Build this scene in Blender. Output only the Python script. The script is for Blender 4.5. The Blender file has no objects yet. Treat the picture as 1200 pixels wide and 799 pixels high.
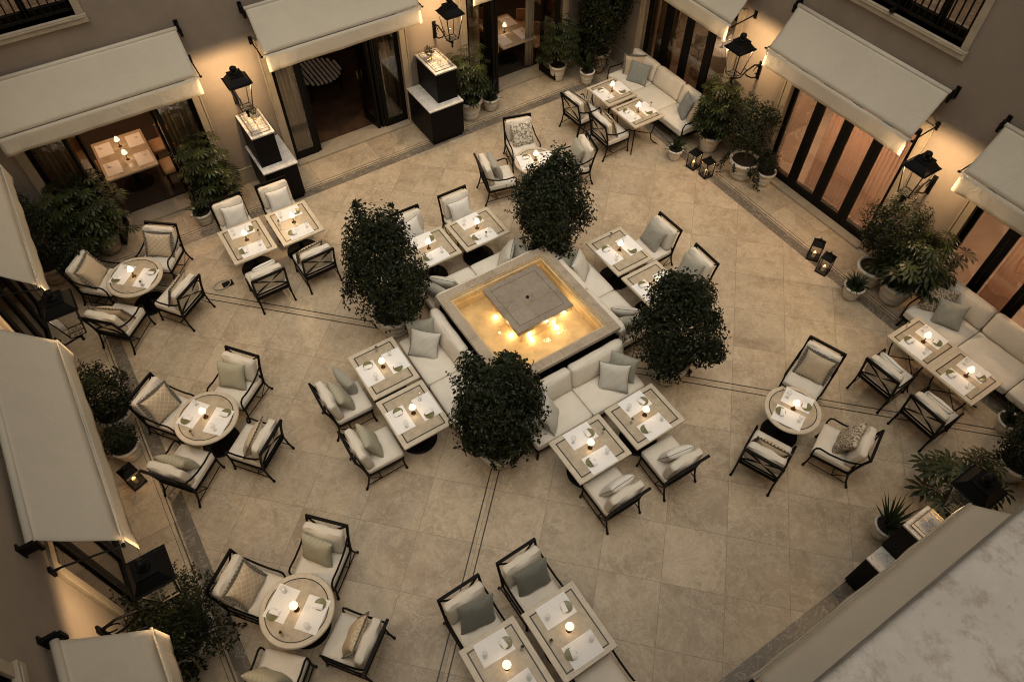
import bpy, math, random
from mathutils import Vector, Matrix
R = math.radians
random.seed(7)
sc = bpy.context.scene
col = sc.collection
# ------------------------------------------------------------------ camera
CH = 10.0
r_ = Vector((0.83939278, -0.54352184, 0.0019425)); u_ = Vector((0.43163089, 0.66875649, 0.60535901)); d_ = Vector((0.3303249, 0.50729554, -0.79595018))
def at(px, py, z=0.0):          # a point of the courtyard at height z
    v = r_*((px-600)/838.64) - u_*((py-399.5)/838.64) + d_
    t = (z-CH)/v.z
    return Vector((v.x*t, v.y*t, z))
cam = bpy.data.cameras.new('camera'); co = bpy.data.objects.new('camera', cam); col.objects.link(co); sc.camera = co
cam.sensor_width = 36; cam.lens = 36*838.64/1200; cam.clip_end = 500; cam.clip_start = .05
co.matrix_world = Matrix(((r_.x, u_.x, -d_.x, 0), (r_.y, u_.y, -d_.y, 0), (r_.z, u_.z, -d_.z, CH), (0, 0, 0, 1)))
# ------------------------------------------------------------------ materials
M = {}
def nodes(name):
    m = bpy.data.materials.new(name); m.use_nodes = True; nt = m.node_tree
    M[name] = m
    return m, nt, nt.nodes['Principled BSDF']
def N(nt, t, **kw):
    n = nt.nodes.new(t)
    for k, v in kw.items():
        if k.startswith('i_'): n.inputs[k[2:].replace('_', ' ')].default_value = v
        else: setattr(n, k, v)
    return n
def ramp(nt, fac, stops):
    n = nt.nodes.new('ShaderNodeValToRGB'); e = n.color_ramp.elements
    while len(e) < len(stops): e.new(.5)
    for i, (p, c) in enumerate(stops): e[i].position = p; e[i].color = (*c, 1)
    nt.links.new(fac, n.inputs[0]); return n.outputs[0]
def mixc(nt, f, a, b, mode='MIX'):
    n = nt.nodes.new('ShaderNodeMix'); n.data_type = 'RGBA'; n.blend_type = mode
    for s, v in ((0, f), (6, a), (7, b)):
        if hasattr(v, 'is_linked'): nt.links.new(v, n.inputs[s])
        elif s == 0: n.inputs[0].default_value = v
        else: n.inputs[s].default_value = (*v, 1)
    return n.outputs[2]
def bump(nt, b, h, strength=.3, dist=.01):
    n = N(nt, 'ShaderNodeBump', i_Strength=strength, i_Distance=dist); nt.links.new(h, n.inputs['Height']); nt.links.new(n.outputs[0], b.inputs['Normal'])
def mat(name, c, rough=.6, var=.12, scale=8, metal=0, bmp=0, bscale=60, sheen=0, c2=None, spec=None, coord='Object', rvar=0):
    m, nt, b = nodes(name)
    tc = N(nt, 'ShaderNodeTexCoord')
    no = N(nt, 'ShaderNodeTexNoise', i_Scale=scale, i_Detail=6, i_Roughness=.6); nt.links.new(tc.outputs[coord], no.inputs[0])
    c2 = c2 or tuple(x*(1-var*2) for x in c)
    nt.links.new(ramp(nt, no.outputs[0], [(.3, c2), (.7, c)]), b.inputs['Base Color'])
    b.inputs['Roughness'].default_value = rough; b.inputs['Metallic'].default_value = metal
    if spec is not None: b.inputs['Specular IOR Level'].default_value = spec
    if sheen: b.inputs['Sheen Weight'].default_value = sheen
    if rvar:
        mr = N(nt, 'ShaderNodeMapRange'); mr.inputs['To Min'].default_value = rough-rvar; mr.inputs['To Max'].default_value = rough+rvar
        nt.links.new(no.outputs[0], mr.inputs[0]); nt.links.new(mr.outputs[0], b.inputs['Roughness'])
    if bmp:
        n2 = N(nt, 'ShaderNodeTexNoise', i_Scale=bscale, i_Detail=4); nt.links.new(tc.outputs[coord], n2.inputs[0])
        bump(nt, b, n2.outputs[0], bmp)
    return m
mat('canvas', (.48, .44, .365), .85, .05, 1.3)
m = M['canvas']; nt = m.node_tree; b = nt.nodes['Principled BSDF']; tc = N(nt, 'ShaderNodeTexCoord')
n1 = N(nt, 'ShaderNodeTexNoise', i_Scale=5, i_Detail=7, i_Distortion=1.2, i_Roughness=.65); nt.links.new(tc.outputs['Object'], n1.inputs[0]); bump(nt, b, n1.outputs[0], .55, .02)
mat('plaster', (.255, .212, .17), .9, .10, 1.6, bmp=.25, bscale=35)
mat('trim_stone', (.36, .305, .23), .6, .10, 6, bmp=.15)
mat('cushion', (.67, .62, .535), .95, .05, 5, bmp=.9, bscale=7)
mat('iron', (.005, .005, .005), .5, .2, 30, spec=.12)
mat('blackwood', (.005, .004, .004), .45, .2, 20, spec=.1)
mat('blackframe', (.005, .0045, .004), .5, .15, 20, spec=.12)
mat('table_border', (.56, .49, .38), .38, .10, 14, rvar=.08)
mat('table_inner', (.47, .395, .29), .34, .16, 9, rvar=.08)
mat('inlay', (.022, .02, .017), .4, .1, 30)
mat('linen', (.80, .79, .78), .9, .02, 40, bmp=.15, bscale=300)
mat('olive_plate', (.20, .19, .075), .3, .2, 30)
mat('bronze', (.12, .06, .028), .3, .2, 30, metal=.8)
mat('pot', (.66, .62, .54), .7, .14, 7, bmp=.25, bscale=30)
mat('terracotta_pale', (.34, .27, .20), .8, .25, 6, bmp=.3, bscale=30)
mat('soil', (.03, .022, .015), .95, .3, 30, bmp=.6, bscale=50)
mat('bark', (.08, .06, .04), .85, .3, 30, bmp=.6, bscale=50)
mat('brass', (.42, .28, .11), .3, .1, 30, metal=1)
mat('pillow_green', (.335, .325, .27), .95, .1, 30, bmp=.4, bscale=200, sheen=.3)
mat('pillow_slate', (.15, .155, .13), .9, .08, 25, bmp=.3, bscale=260, sheen=.2)
mat('pillow_bluegrey', (.22, .24, .23), .9, .08, 25, bmp=.3, bscale=260, sheen=.2)
mat('pillow_white', (.68, .66, .61), .9, .04, 25, bmp=.2, bscale=220, sheen=.2)
mat('pillow_tan', (.50, .41, .29), .9, .08, 25, bmp=.3, bscale=200, sheen=.2)
mat('fringe', (.22, .20, .165), .95, .3, 60, bmp=.5, bscale=200)
mat('piping', (.06, .06, .06), .8, .1, 30)
mat('room_wall', (.30, .22, .15), .8, .1, 2)
mat('room_wood', (.11, .06, .035), .35, .3, 3)
mat('room_pale', (.36, .285, .235), .45, .12, 2)
mat('room_dark', (.035, .025, .018), .6, .2, 3)
mat('curtain', (.50, .44, .33), .9, .1, 3)
mat('candlewax', (.7, .6, .42), .6, .05, 10)
mat('flower', (.06, .07, .03), .7, .3, 60)
mat('tan_leather', (.42, .27, .15), .5, .1, 10)
def leafm(name, a, b_, rough=.42):
    m, nt, b = nodes(name); tc = N(nt, 'ShaderNodeTexCoord')
    no = N(nt, 'ShaderNodeTexNoise', i_Scale=9, i_Detail=2); nt.links.new(tc.outputs['Object'], no.inputs[0])
    nt.links.new(ramp(nt, no.outputs[0], [(.35, a), (.65, b_)]), b.inputs['Base Color'])
    b.inputs['Roughness'].default_value = rough
    b.inputs['Specular IOR Level'].default_value = .22
    tr = N(nt, 'ShaderNodeBsdfTranslucent'); nt.links.new(ramp(nt, no.outputs[0], [(.35, a), (.65, b_)]), tr.inputs[0])
    mx = N(nt, 'ShaderNodeMixShader'); mx.inputs[0].default_value = .15
    nt.links.new(b.outputs[0], mx.inputs[1]); nt.links.new(tr.outputs[0], mx.inputs[2]); nt.links.new(mx.outputs[0], nt.nodes['Material Output'].inputs[0])
leafm('leaf_dark', (.009, .013, .006), (.017, .022, .009))
leafm('leaf_mid', (.014, .019, .008), (.026, .033, .013))
leafm('leaf_new', (.024, .031, .011), (.040, .048, .017))
leafm('leaf_fatsia', (.016, .023, .008), (.042, .054, .015), .38)
leafm('leaf_strap', (.022, .034, .015), (.036, .052, .022), .38)
LEAF = ['leaf_dark', 'leaf_dark', 'leaf_mid', 'leaf_mid', 'leaf_new']
def emis(name, c, s, base=(.8, .7, .5)):
    m, nt, b = nodes(name); b.inputs['Base Color'].default_value = (*base, 1)
    b.inputs['Emission Color'].default_value = (*c, 1); b.inputs['Emission Strength'].default_value = s
emis('shade', (1, .80, .55), 1.25)
emis('shade_cool', (1, .66, .38), 1.2)
emis('flame', (1, .55, .2), 6)
emis('strip', (1, .70, .36), 4)
emis('bulb', (1, .62, .28), 12)
emis('pool_lamp', (1, .80, .52), 18)
def glassm(name, tint=(.9, .9, .9), gloss=.12, rough=.02, bmp=0, bs=6):
    m, nt, b = nodes(name); nt.nodes.remove(b)
    t = N(nt, 'ShaderNodeBsdfTransparent'); t.inputs[0].default_value = (*tint, 1)
    g = N(nt, 'ShaderNodeBsdfGlossy'); g.inputs['Roughness'].default_value = rough; g.inputs[0].default_value = (1, 1, 1, 1)
    lw = N(nt, 'ShaderNodeLayerWeight'); pw = N(nt, 'ShaderNodeMath', operation='POWER'); pw.inputs[1].default_value = 4; nt.links.new(lw.outputs['Facing'], pw.inputs[0])
    ad = N(nt, 'ShaderNodeMath', operation='MULTIPLY_ADD'); ad.inputs[1].default_value = .5; ad.inputs[2].default_value = gloss; nt.links.new(pw.outputs[0], ad.inputs[0])
    mx = N(nt, 'ShaderNodeMixShader'); nt.links.new(ad.outputs[0], mx.inputs[0]); nt.links.new(t.outputs[0], mx.inputs[1]); nt.links.new(g.outputs[0], mx.inputs[2])
    if bmp:
        tc = N(nt, 'ShaderNodeTexCoord'); no = N(nt, 'ShaderNodeTexNoise', i_Scale=bs, i_Detail=3, i_Distortion=.8); nt.links.new(tc.outputs['Object'], no.inputs[0])
        bn = N(nt, 'ShaderNodeBump', i_Strength=bmp, i_Distance=.02); nt.links.new(no.outputs[0], bn.inputs['Height'])
        nt.links.new(bn.outputs[0], g.inputs['Normal']); pass
    nt.links.new(mx.outputs[0], nt.nodes['Material Output'].inputs[0])
glassm('glass', (.72, .68, .62), .10)
glassm('clear_glass', (.95, .95, .95), .04)
glassm('water', (1, .96, .87), .03, .10, .35, 7)
m, nt, b = nodes('sheer'); b.inputs['Base Color'].default_value = (.62, .46, .38, 1); b.inputs['Roughness'].default_value = .9
tr = N(nt, 'ShaderNodeBsdfTranslucent'); tr.inputs[0].default_value = (.66, .48, .38, 1); tp = N(nt, 'ShaderNodeBsdfTransparent'); tp.inputs[0].default_value = (1, .95, .92, 1)
m1 = N(nt, 'ShaderNodeMixShader'); m1.inputs[0].default_value = .55; nt.links.new(b.outputs[0], m1.inputs[1]); nt.links.new(tr.outputs[0], m1.inputs[2])
m2 = N(nt, 'ShaderNodeMixShader'); m2.inputs[0].default_value = .35; nt.links.new(m1.outputs[0], m2.inputs[1]); nt.links.new(tp.outputs[0], m2.inputs[2]); nt.links.new(m2.outputs[0], nt.nodes['Material Output'].inputs[0])
def pattern(name, a, b_, kind, scale):
    m, nt, b = nodes(name); tc = N(nt, 'ShaderNodeTexCoord')
    sx = N(nt, 'ShaderNodeSeparateXYZ'); cx = N(nt, 'ShaderNodeCombineXYZ'); nt.links.new(tc.outputs['Object'], sx.inputs[0]); nt.links.new(sx.outputs[0], cx.inputs[0]); nt.links.new(sx.outputs[2], cx.inputs[1])
    mp = N(nt, 'ShaderNodeMapping'); nt.links.new(cx.outputs[0], mp.inputs[0]); mp.inputs['Scale'].default_value = (scale, scale, scale)
    if kind == 'stripe':
        w = N(nt, 'ShaderNodeTexWave', i_Scale=1.0, bands_direction='X'); nt.links.new(mp.outputs[0], w.inputs[0]); f = w.outputs[1]
        f = ramp(nt, f, [(.45, (0, 0, 0)), (.6, (1, 1, 1))])
    elif kind == 'diamond':
        mp.inputs['Rotation'].default_value = (0, 0, R(45))
        br = N(nt, 'ShaderNodeTexBrick', offset=0, i_Scale=1.0); br.inputs['Mortar Size'].default_value = .06; br.inputs['Brick Width'].default_value = 1; br.inputs['Row Height'].default_value = 1
        nt.links.new(mp.outputs[0], br.inputs[0]); f = br.outputs[1]
    else:
        vo = N(nt, 'ShaderNodeTexVoronoi', feature='DISTANCE_TO_EDGE', i_Scale=1.0); nz = N(nt, 'ShaderNodeTexNoise', i_Scale=2.2); nt.links.new(mp.outputs[0], nz.inputs[0])
        v = N(nt, 'ShaderNodeVectorMath', operation='ADD'); nt.links.new(mp.outputs[0], v.inputs[0]); nt.links.new(nz.outputs[1], v.inputs[1]); nt.links.new(v.outputs[0], vo.inputs[0])
        f = ramp(nt, vo.outputs[0], [(.05, (1, 1, 1)), (.12, (0, 0, 0)), (.3, (0, 0, 0)), (.36, (1, 1, 1))] if kind == 'damask' else [(.06, (1, 1, 1)), (.11, (0, 0, 0))])
    nt.links.new(mixc(nt, f, a, b_), b.inputs['Base Color']); b.inputs['Roughness'].default_value = .92
    return m
pattern('pillow_stripe', (.60, .58, .52), (.40, .39, .34), 'stripe', 22)
pattern('pillow_diamond', (.46, .37, .26), (.62, .53, .40), 'diamond', 16)
pattern('pillow_check', (.38, .36, .27), (.30, .285, .21), 'diamond', 24)
pattern('pillow_damask', (.17, .13, .09), (.52, .46, .37), 'damask', 15)
pattern('pillow_ogee', (.58, .53, .44), (.17, .15, .12), 'line', 11)
def stone_tiles(name, size, rot, origin, cols, joint, jw=.005, w2=None):
    m, nt, b = nodes(name); tc = N(nt, 'ShaderNodeTexCoord')
    mp = N(nt, 'ShaderNodeMapping'); nt.links.new(tc.outputs['Object'], mp.inputs[0])
    mp.vector_type = 'TEXTURE'; mp.inputs['Location'].default_value = (*origin, 0); mp.inputs['Rotation'].default_value = (0, 0, rot)
    br = N(nt, 'ShaderNodeTexBrick', offset=0 if w2 is None else .5, i_Scale=1.0)
    br.inputs['Brick Width'].default_value = w2 or size; br.inputs['Row Height'].default_value = size; br.inputs['Mortar Size'].default_value = jw; br.inputs['Mortar Smooth'].default_value = .2
    br.inputs['Color1'].default_value = (0, 0, 0, 1); br.inputs['Color2'].default_value = (1, 1, 1, 1)
    nt.links.new(mp.outputs[0], br.inputs[0])
    def noise(s, d, dist=0, k=9, rough=.6):
        n = N(nt, 'ShaderNodeTexNoise', noise_dimensions='4D', i_Scale=s, i_Detail=d, i_Distortion=dist, i_Roughness=rough)
        mu = N(nt, 'ShaderNodeMath', operation='MULTIPLY'); mu.inputs[1].default_value = k; nt.links.new(br.outputs[0], mu.inputs[0])
        nt.links.new(mu.outputs[0], n.inputs['W']); nt.links.new(tc.outputs['Object'], n.inputs['Vector']); return n.outputs[0]
    c = ramp(nt, noise(.95, 9, .5), [(.30, cols[0]), (.48, cols[1]), (.68, cols[2])])
    c = mixc(nt, ramp(nt, noise(3.2, 12, .7, 5, .75), [(.50, (0, 0, 0)), (.66, (.55, .55, .55))]), c, cols[3])
    c = mixc(nt, ramp(nt, noise(2.6, 12, .9, 13, .8), [(.475, (0, 0, 0)), (.50, (.45, .45, .45)), (.525, (0, 0, 0))]), c, cols[4])
    c = mixc(nt, ramp(nt, noise(1.9, 14, .5, 21, .72), [(.490, (0, 0, 0)), (.50, (.7, .7, .7)), (.510, (0, 0, 0))]), c, cols[4])
    c = mixc(nt, ramp(nt, noise(7, 15, .3, 17, .82), [(.56, (0, 0, 0)), (.62, (.6, .6, .6))]), c, cols[3])
    c = mixc(nt, ramp(nt, noise(30, 8, 0, 3, .8), [(.58, (0, 0, 0)), (.68, (.5, .5, .5))]), c, cols[4])
    bw = N(nt, 'ShaderNodeMapRange'); bw.inputs['To Min'].default_value = .90; bw.inputs['To Max'].default_value = 1.06; nt.links.new(br.outputs[0], bw.inputs[0])
    vm = N(nt, 'ShaderNodeVectorMath', operation='SCALE'); nt.links.new(c, vm.inputs[0]); nt.links.new(bw.outputs[0], vm.inputs['Scale'])
    c = mixc(nt, br.outputs[1], vm.outputs[0], joint)
    nt.links.new(c, b.inputs['Base Color'])
    rr = N(nt, 'ShaderNodeMapRange'); rr.inputs['To Min'].default_value = .30; rr.inputs['To Max'].default_value = .62; nt.links.new(noise(3, 6), rr.inputs[0]); nt.links.new(rr.outputs[0], b.inputs['Roughness'])
    bump(nt, b, br.outputs[1], -.3, .004)
C0 = (4.22, 6.06)
CST = [(.255, .195, .128), (.375, .297, .205), (.455, .37, .262), (.205, .155, .10), (.58, .49, .365)]
stone_tiles('travertine', .883, R(45), C0, CST, (.19, .15, .105), .0035)
stone_tiles('travertine_edge', .95, 0, (-1.85, 11.95), CST, (.16, .13, .095), .004, 1.4)
stone_tiles('fountain_stone', 9, 0, (0, 0), [(.24, .185, .13), (.32, .26, .19), (.39, .32, .24), (.20, .155, .11), (.48, .41, .32)], (.2, .16, .1))
stone_tiles('slab_stone', 9, 0, (0, 0), [(.17, .145, .115), (.22, .185, .145), (.26, .22, .175), (.13, .11, .085), (.32, .28, .22)], (.2, .16, .1))
m, nt, b = nodes('coping'); tc = N(nt, 'ShaderNodeTexCoord')
def cn(sc_, d, dist=0, ro=.6):
    n = N(nt, 'ShaderNodeTexNoise', i_Scale=sc_, i_Detail=d, i_Distortion=dist, i_Roughness=ro); nt.links.new(tc.outputs['Object'], n.inputs[0]); return n.outputs[0]
c = ramp(nt, cn(5, 8, .3), [(.3, (.20, .178, .155)), (.7, (.255, .232, .205))])
c = mixc(nt, ramp(nt, cn(8, 12, .25, .72), [(.51, (0, 0, 0)), (.59, (.85, .85, .85))]), c, (.145, .118, .097))
c = mixc(nt, ramp(nt, cn(9.3, 10, .3, .75), [(.54, (0, 0, 0)), (.60, (.10, .10, .10))]), c, (.38, .36, .34))
c = mixc(nt, ramp(nt, cn(60, 3), [(.60, (0, 0, 0)), (.72, (.5, .5, .5))]), c, (.14, .12, .10))
nt.links.new(c, b.inputs['Base Color']); b.inputs['Roughness'].default_value = .85; bump(nt, b, cn(45, 6), .5, .004)
def marble(name, base, vein, s=3, w=.02):
    m, nt, b = nodes(name); tc = N(nt, 'ShaderNodeTexCoord')
    no = N(nt, 'ShaderNodeTexNoise', i_Scale=s, i_Detail=10, i_Distortion=1.8, i_Roughness=.62); nt.links.new(tc.outputs['Object'], no.inputs[0])
    f = ramp(nt, no.outputs[0], [(.5-w, (0, 0, 0)), (.5, (1, 1, 1)), (.5+w, (0, 0, 0))])
    n2 = N(nt, 'ShaderNodeTexNoise', i_Scale=s*.6, i_Detail=4); nt.links.new(tc.outputs['Object'], n2.inputs[0])
    c = ramp(nt, n2.outputs[0], [(.3, tuple(x*.75 for x in base)), (.7, base)])
    nt.links.new(mixc(nt, f, c, vein), b.inputs['Base Color']); b.inputs['Roughness'].default_value = .35
marble('dark_marble', (.155, .130, .100), (.36, .32, .26), 3.2, .015)
marble('white_marble', (.66, .64, .60), (.22, .21, .20), 4, .014)
mat('line_dark', (.035, .028, .02), .5, .1, 10)
# ------------------------------------------------------------------ geometry helpers
class MB:
    def __init__(s): s.v = []; s.f = []; s.m = []; s.mi = 0
    def add(s, vs, fs):
        o = len(s.v); s.v += [tuple(v) for v in vs]
        for f in fs: s.f.append(tuple(i+o for i in f)); s.m.append(s.mi)
        return s
    def box(s, x0, x1, y0, y1, z0, z1):
        return s.add([(x, y, z) for z in (z0, z1) for y in (y0, y1) for x in (x0, x1)], [(0, 2, 3, 1), (4, 5, 7, 6), (0, 1, 5, 4), (2, 6, 7, 3), (0, 4, 6, 2), (1, 3, 7, 5)])
    def obox(s, c, a, b_, cc):      # centre and three half vectors
        c, a, b_, cc = map(Vector, (c, a, b_, cc))
        return s.add([c+a*x+b_*y+cc*z for z in (-1, 1) for y in (-1, 1) for x in (-1, 1)], [(0, 2, 3, 1), (4, 5, 7, 6), (0, 1, 5, 4), (2, 6, 7, 3), (0, 4, 6, 2), (1, 3, 7, 5)])
    def tube(s, pts, r, n=8, cap=True):
        pts = [Vector(p) for p in pts]; L = len(pts); rings = []; ref = None
        for i, p in enumerate(pts):
            t = (pts[min(i+1, L-1)]-pts[max(i-1, 0)]).normalized()
            if ref is None: ref = Vector((0, 0, 1)) if abs(t.z) < .9 else Vector((0, 1, 0))
            a = t.cross(ref).normalized(); b_ = t.cross(a).normalized(); ref = b_ if False else ref
            if abs(t.dot(ref)) > .95: ref = Vector((1, 0, 0)) if abs(t.x) < .9 else Vector((0, 1, 0)); a = t.cross(ref).normalized(); b_ = t.cross(a).normalized()
            rr = r[i] if isinstance(r, (list, tuple)) else r
            rings.append([p+(a*math.cos(q)+b_*math.sin(q))*rr for q in [2*math.pi*k/n for k in range(n)]])
        # keep rings aligned
        for i in range(1, L):
            best = min(range(n), key=lambda k: (rings[i][k]-pts[i]-(rings[i-1][0]-pts[i-1])).length)
            rings[i] = rings[i][best:]+rings[i][:best]
            if n > 2 and (rings[i][1]-pts[i]-(rings[i-1][1]-pts[i-1])).length > (rings[i][-1]-pts[i]-(rings[i-1][1]-pts[i-1])).length: rings[i] = [rings[i][0]]+rings[i][:0:-1]
        vs = [q for g in rings for q in g]; fs = []
        for i in range(L-1):
            for k in range(n): fs.append((i*n+k, i*n+(k+1) % n, (i+1)*n+(k+1) % n, (i+1)*n+k))
        if cap: fs.append(tuple(range(n))[::-1]); fs.append(tuple((L-1)*n+k for k in range(n)))
        return s.add(vs, fs)
    def bar(s, a, b_, w, h=None):       # square bar
        a, b_ = Vector(a), Vector(b_); t = (b_-a); h = h or w
        up = Vector((0, 0, 1)) if abs(t.normalized().z) < .95 else Vector((0, 1, 0))
        x = t.cross(up).normalized()*w/2; y = x.cross(t).normalized()*h/2
        return s.obox((a+b_)/2, x, y, t/2)
    def lathe(s, prof, n=24, c=(0, 0, 0)):
        vs = []; fs = []
        for r, z in prof:
            for k in range(n): a = 2*math.pi*k/n; vs.append((c[0]+r*math.cos(a), c[1]+r*math.sin(a), c[2]+z))
        for i in range(len(prof)-1):
            for k in range(n): fs.append((i*n+k, i*n+(k+1) % n, (i+1)*n+(k+1) % n, (i+1)*n+k))
        if prof[0][0] > 0: fs.append(tuple(range(n))[::-1])
        if prof[-1][0] > 0: fs.append(tuple((len(prof)-1)*n+k for k in range(n)))
        return s.add(vs, fs)
    def build(s, name, m, parent=None, loc=None, smooth=False, bevel=0, rz=None):
        me = bpy.data.meshes.new(name); me.from_pydata(s.v, [], s.f); me.update()
        ms = m if isinstance(m, (list, tuple)) else [m]
        for x in ms: me.materials.append(M[x])
        if len(ms) > 1: me.polygons.foreach_set('material_index', s.m)
        if smooth: me.polygons.foreach_set('use_smooth', [True]*len(me.polygons))
        o = bpy.data.objects.new(name, me); col.objects.link(o)
        if parent: o.parent = parent
        if loc is not None: o.location = loc
        if rz: o.rotation_euler.z = rz
        if bevel:
            md = o.modifiers.new('bevel', 'BEVEL'); md.width = bevel; md.segments = 2; md.limit_method = 'ANGLE'
            me.polygons.foreach_set('use_smooth', [True]*len(me.polygons)); 
            wn = o.modifiers.new('wn', 'WEIGHTED_NORMAL'); wn.keep_sharp = True
        return o
def tag(o, label=None, cat=None, group=None, kind=None):
    if label:
        if not 4 <= len(label.split()) <= 16: print('LABEL', len(label.split()), label)
        o['label'] = label
    if cat: o['category'] = cat
    if group: o['group'] = group
    if kind: o['kind'] = kind
    return o
def empty(name, loc=(0, 0, 0), rz=0):
    o = bpy.data.objects.new(name, None); o.empty_display_size = .2; col.objects.link(o); o.location = loc; o.rotation_euler.z = rz; return o
def dup(o, parent=None):
    c = o.copy(); col.objects.link(c); c.parent = parent
    for ch in list(o.children): dup(ch, c)
    return c
class Proto:        # the first use takes the prototype itself, later ones copy it
    def __init__(s, o): s.o = o; s.used = False
    def place(s, loc, rz, label, cat, group=None, name=None):
        o = s.o if not s.used else dup(s.o); s.used = True
        o.location = loc; o.rotation_euler = (0, 0, rz); return tag(o, label, cat, group)
def light(parent, loc, energy, colr=(1, .62, .30), rad=.02, name='lamp_light'):
    l = bpy.data.lights.new(name, 'POINT'); l.energy = energy; l.color = colr; l.shadow_soft_size = rad
    o = bpy.data.objects.new(name, l); col.objects.link(o); o.location = loc
    if parent: o.parent = parent
    return o
def rbox(mb, c, w, d, h, r=.04, puff=.02, n=9, mtx=None, seed=0):
    rnd = random.Random(seed); ph = [rnd.uniform(0, 6) for _ in range(6)]
    vs = []; fs = []; idx = {}
    def P(i, j, k):
        u, v, q = 2*i/n-1, 2*j/n-1, 2*k/n-1
        x, y, z = u*w/2, v*d/2, q*h/2
        rr = min(r, w/2, d/2, h/2)
        cx, cy, cz = (max(-a+rr, min(a-rr, b_)) for a, b_ in ((w/2, x), (d/2, y), (h/2, z)))
        dv = Vector((x-cx, y-cy, z-cz))
        if dv.length > 1e-9: dv = dv.normalized()*rr
        p = Vector((cx, cy, cz))+dv
        wob = .006*(math.sin(7*u+ph[0]+3*v)+math.sin(9*v+ph[1]-4*u))
        if h <= d and h <= w: p.z += (q)*(puff*(1-u*u)*(1-v*v)+wob*.5*(1-u*u)*(1-v*v)*2)
        elif d <= w: p.y += v*(puff*(1-u*u)*(1-q*q)+wob)
        return p
    def vid(i, j, k):
        if (i, j, k) not in idx: idx[(i, j, k)] = len(vs); vs.append(P(i, j, k))
        return idx[(i, j, k)]
    for a in range(n):
        for b_ in range(n):
            for s_ in (0, n):
                q = [(a, b_), (a+1, b_), (a+1, b_+1), (a, b_+1)]
                if s_ == 0: q = q[::-1]
                fs.append([vid(x, y, s_) for x, y in q]); fs.append([vid(s_, x, y) for x, y in q]); fs.append([vid(y, s_, x) for x, y in q])
    if mtx is not None: vs = [mtx @ v for v in vs]
    c = Vector(c); return mb.add([v+c for v in vs], fs)
# ------------------------------------------------------------------ ground
XW, XE, YS, YN = -2.50, 11.1, -.66, 12.9
XEd, YNd, XWd, YSd = 11.22, 13.0, -2.62, -.78
def sheet(name, x0, x1, y0, y1, z, m, nx=1, label=None):
    mb = MB(); mb.add([(x0, y0, z), (x1, y0, z), (x1, y1, z), (x0, y1, z)], [(0, 1, 2, 3)])
    o = mb.build(name, m); o['kind'] = 'structure'
    if label: o['label'] = label
    return o
sheet('ground', -150, 150, -150, 150, -.02, 'travertine_edge')
sheet('floor', XW-.5, XE+.5, YS-.5, YN+.5, 0, 'travertine_edge')
bx0, bx1, by0, by1 = -1.60, 9.98, .30, 11.80
sheet('courtyard_paving', bx0, bx1, by0, by1, .004, 'travertine')
mb = MB(); w = .20
mb.box(bx0-w, bx1+w, by1, by1+w, .0005, .006); mb.box(bx0-w, bx1+w, by0-w, by0, .0005, .006); mb.box(bx0-w, bx0, by0, by1, .0005, .006); mb.box(bx1, bx1+w, by0, by1, .0005, .006)
mb.build('marble_border_band', 'dark_marble')['kind'] = 'structure'
mb = MB()
for a, t in ((.03, .012), (.10, .006)):
    a += w
    mb.box(bx0-a-t, bx1+a+t, by1+a, by1+a+t, .0005, .005); mb.box(bx0-a-t, bx1+a+t, by0-a-t, by0-a, .0005, .005)
    mb.box(bx0-a-t, bx0-a, by0-a, by1+a, .0005, .005); mb.box(bx1+a, bx1+a+t, by0-a, by1+a, .0005, .005)
# diagonal double lines from the fountain to the corners
for sx, sy in ((1, 1), (-1, 1), (1, -1), (-1, -1)):
    dv = Vector((sx, sy, 0)).normalized(); pv = Vector((-dv.y, dv.x, 0))
    L1 = 1.6; L2 = min((bx1-C0[0]) if sx > 0 else (C0[0]-bx0), (by1-C0[1]) if sy > 0 else (C0[1]-by0))*math.sqrt(2)
    for s_ in (-.062, .062):
        mb.obox(Vector((*C0, .006))+dv*(L1+L2)/2+pv*s_, dv*(L2-L1)/2, pv*.009, Vector((0, 0, .0015)))
mb.build('inlay_lines', 'line_dark')['kind'] = 'structure'
# ------------------------------------------------------------------ facades
HT = 9.0
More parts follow.
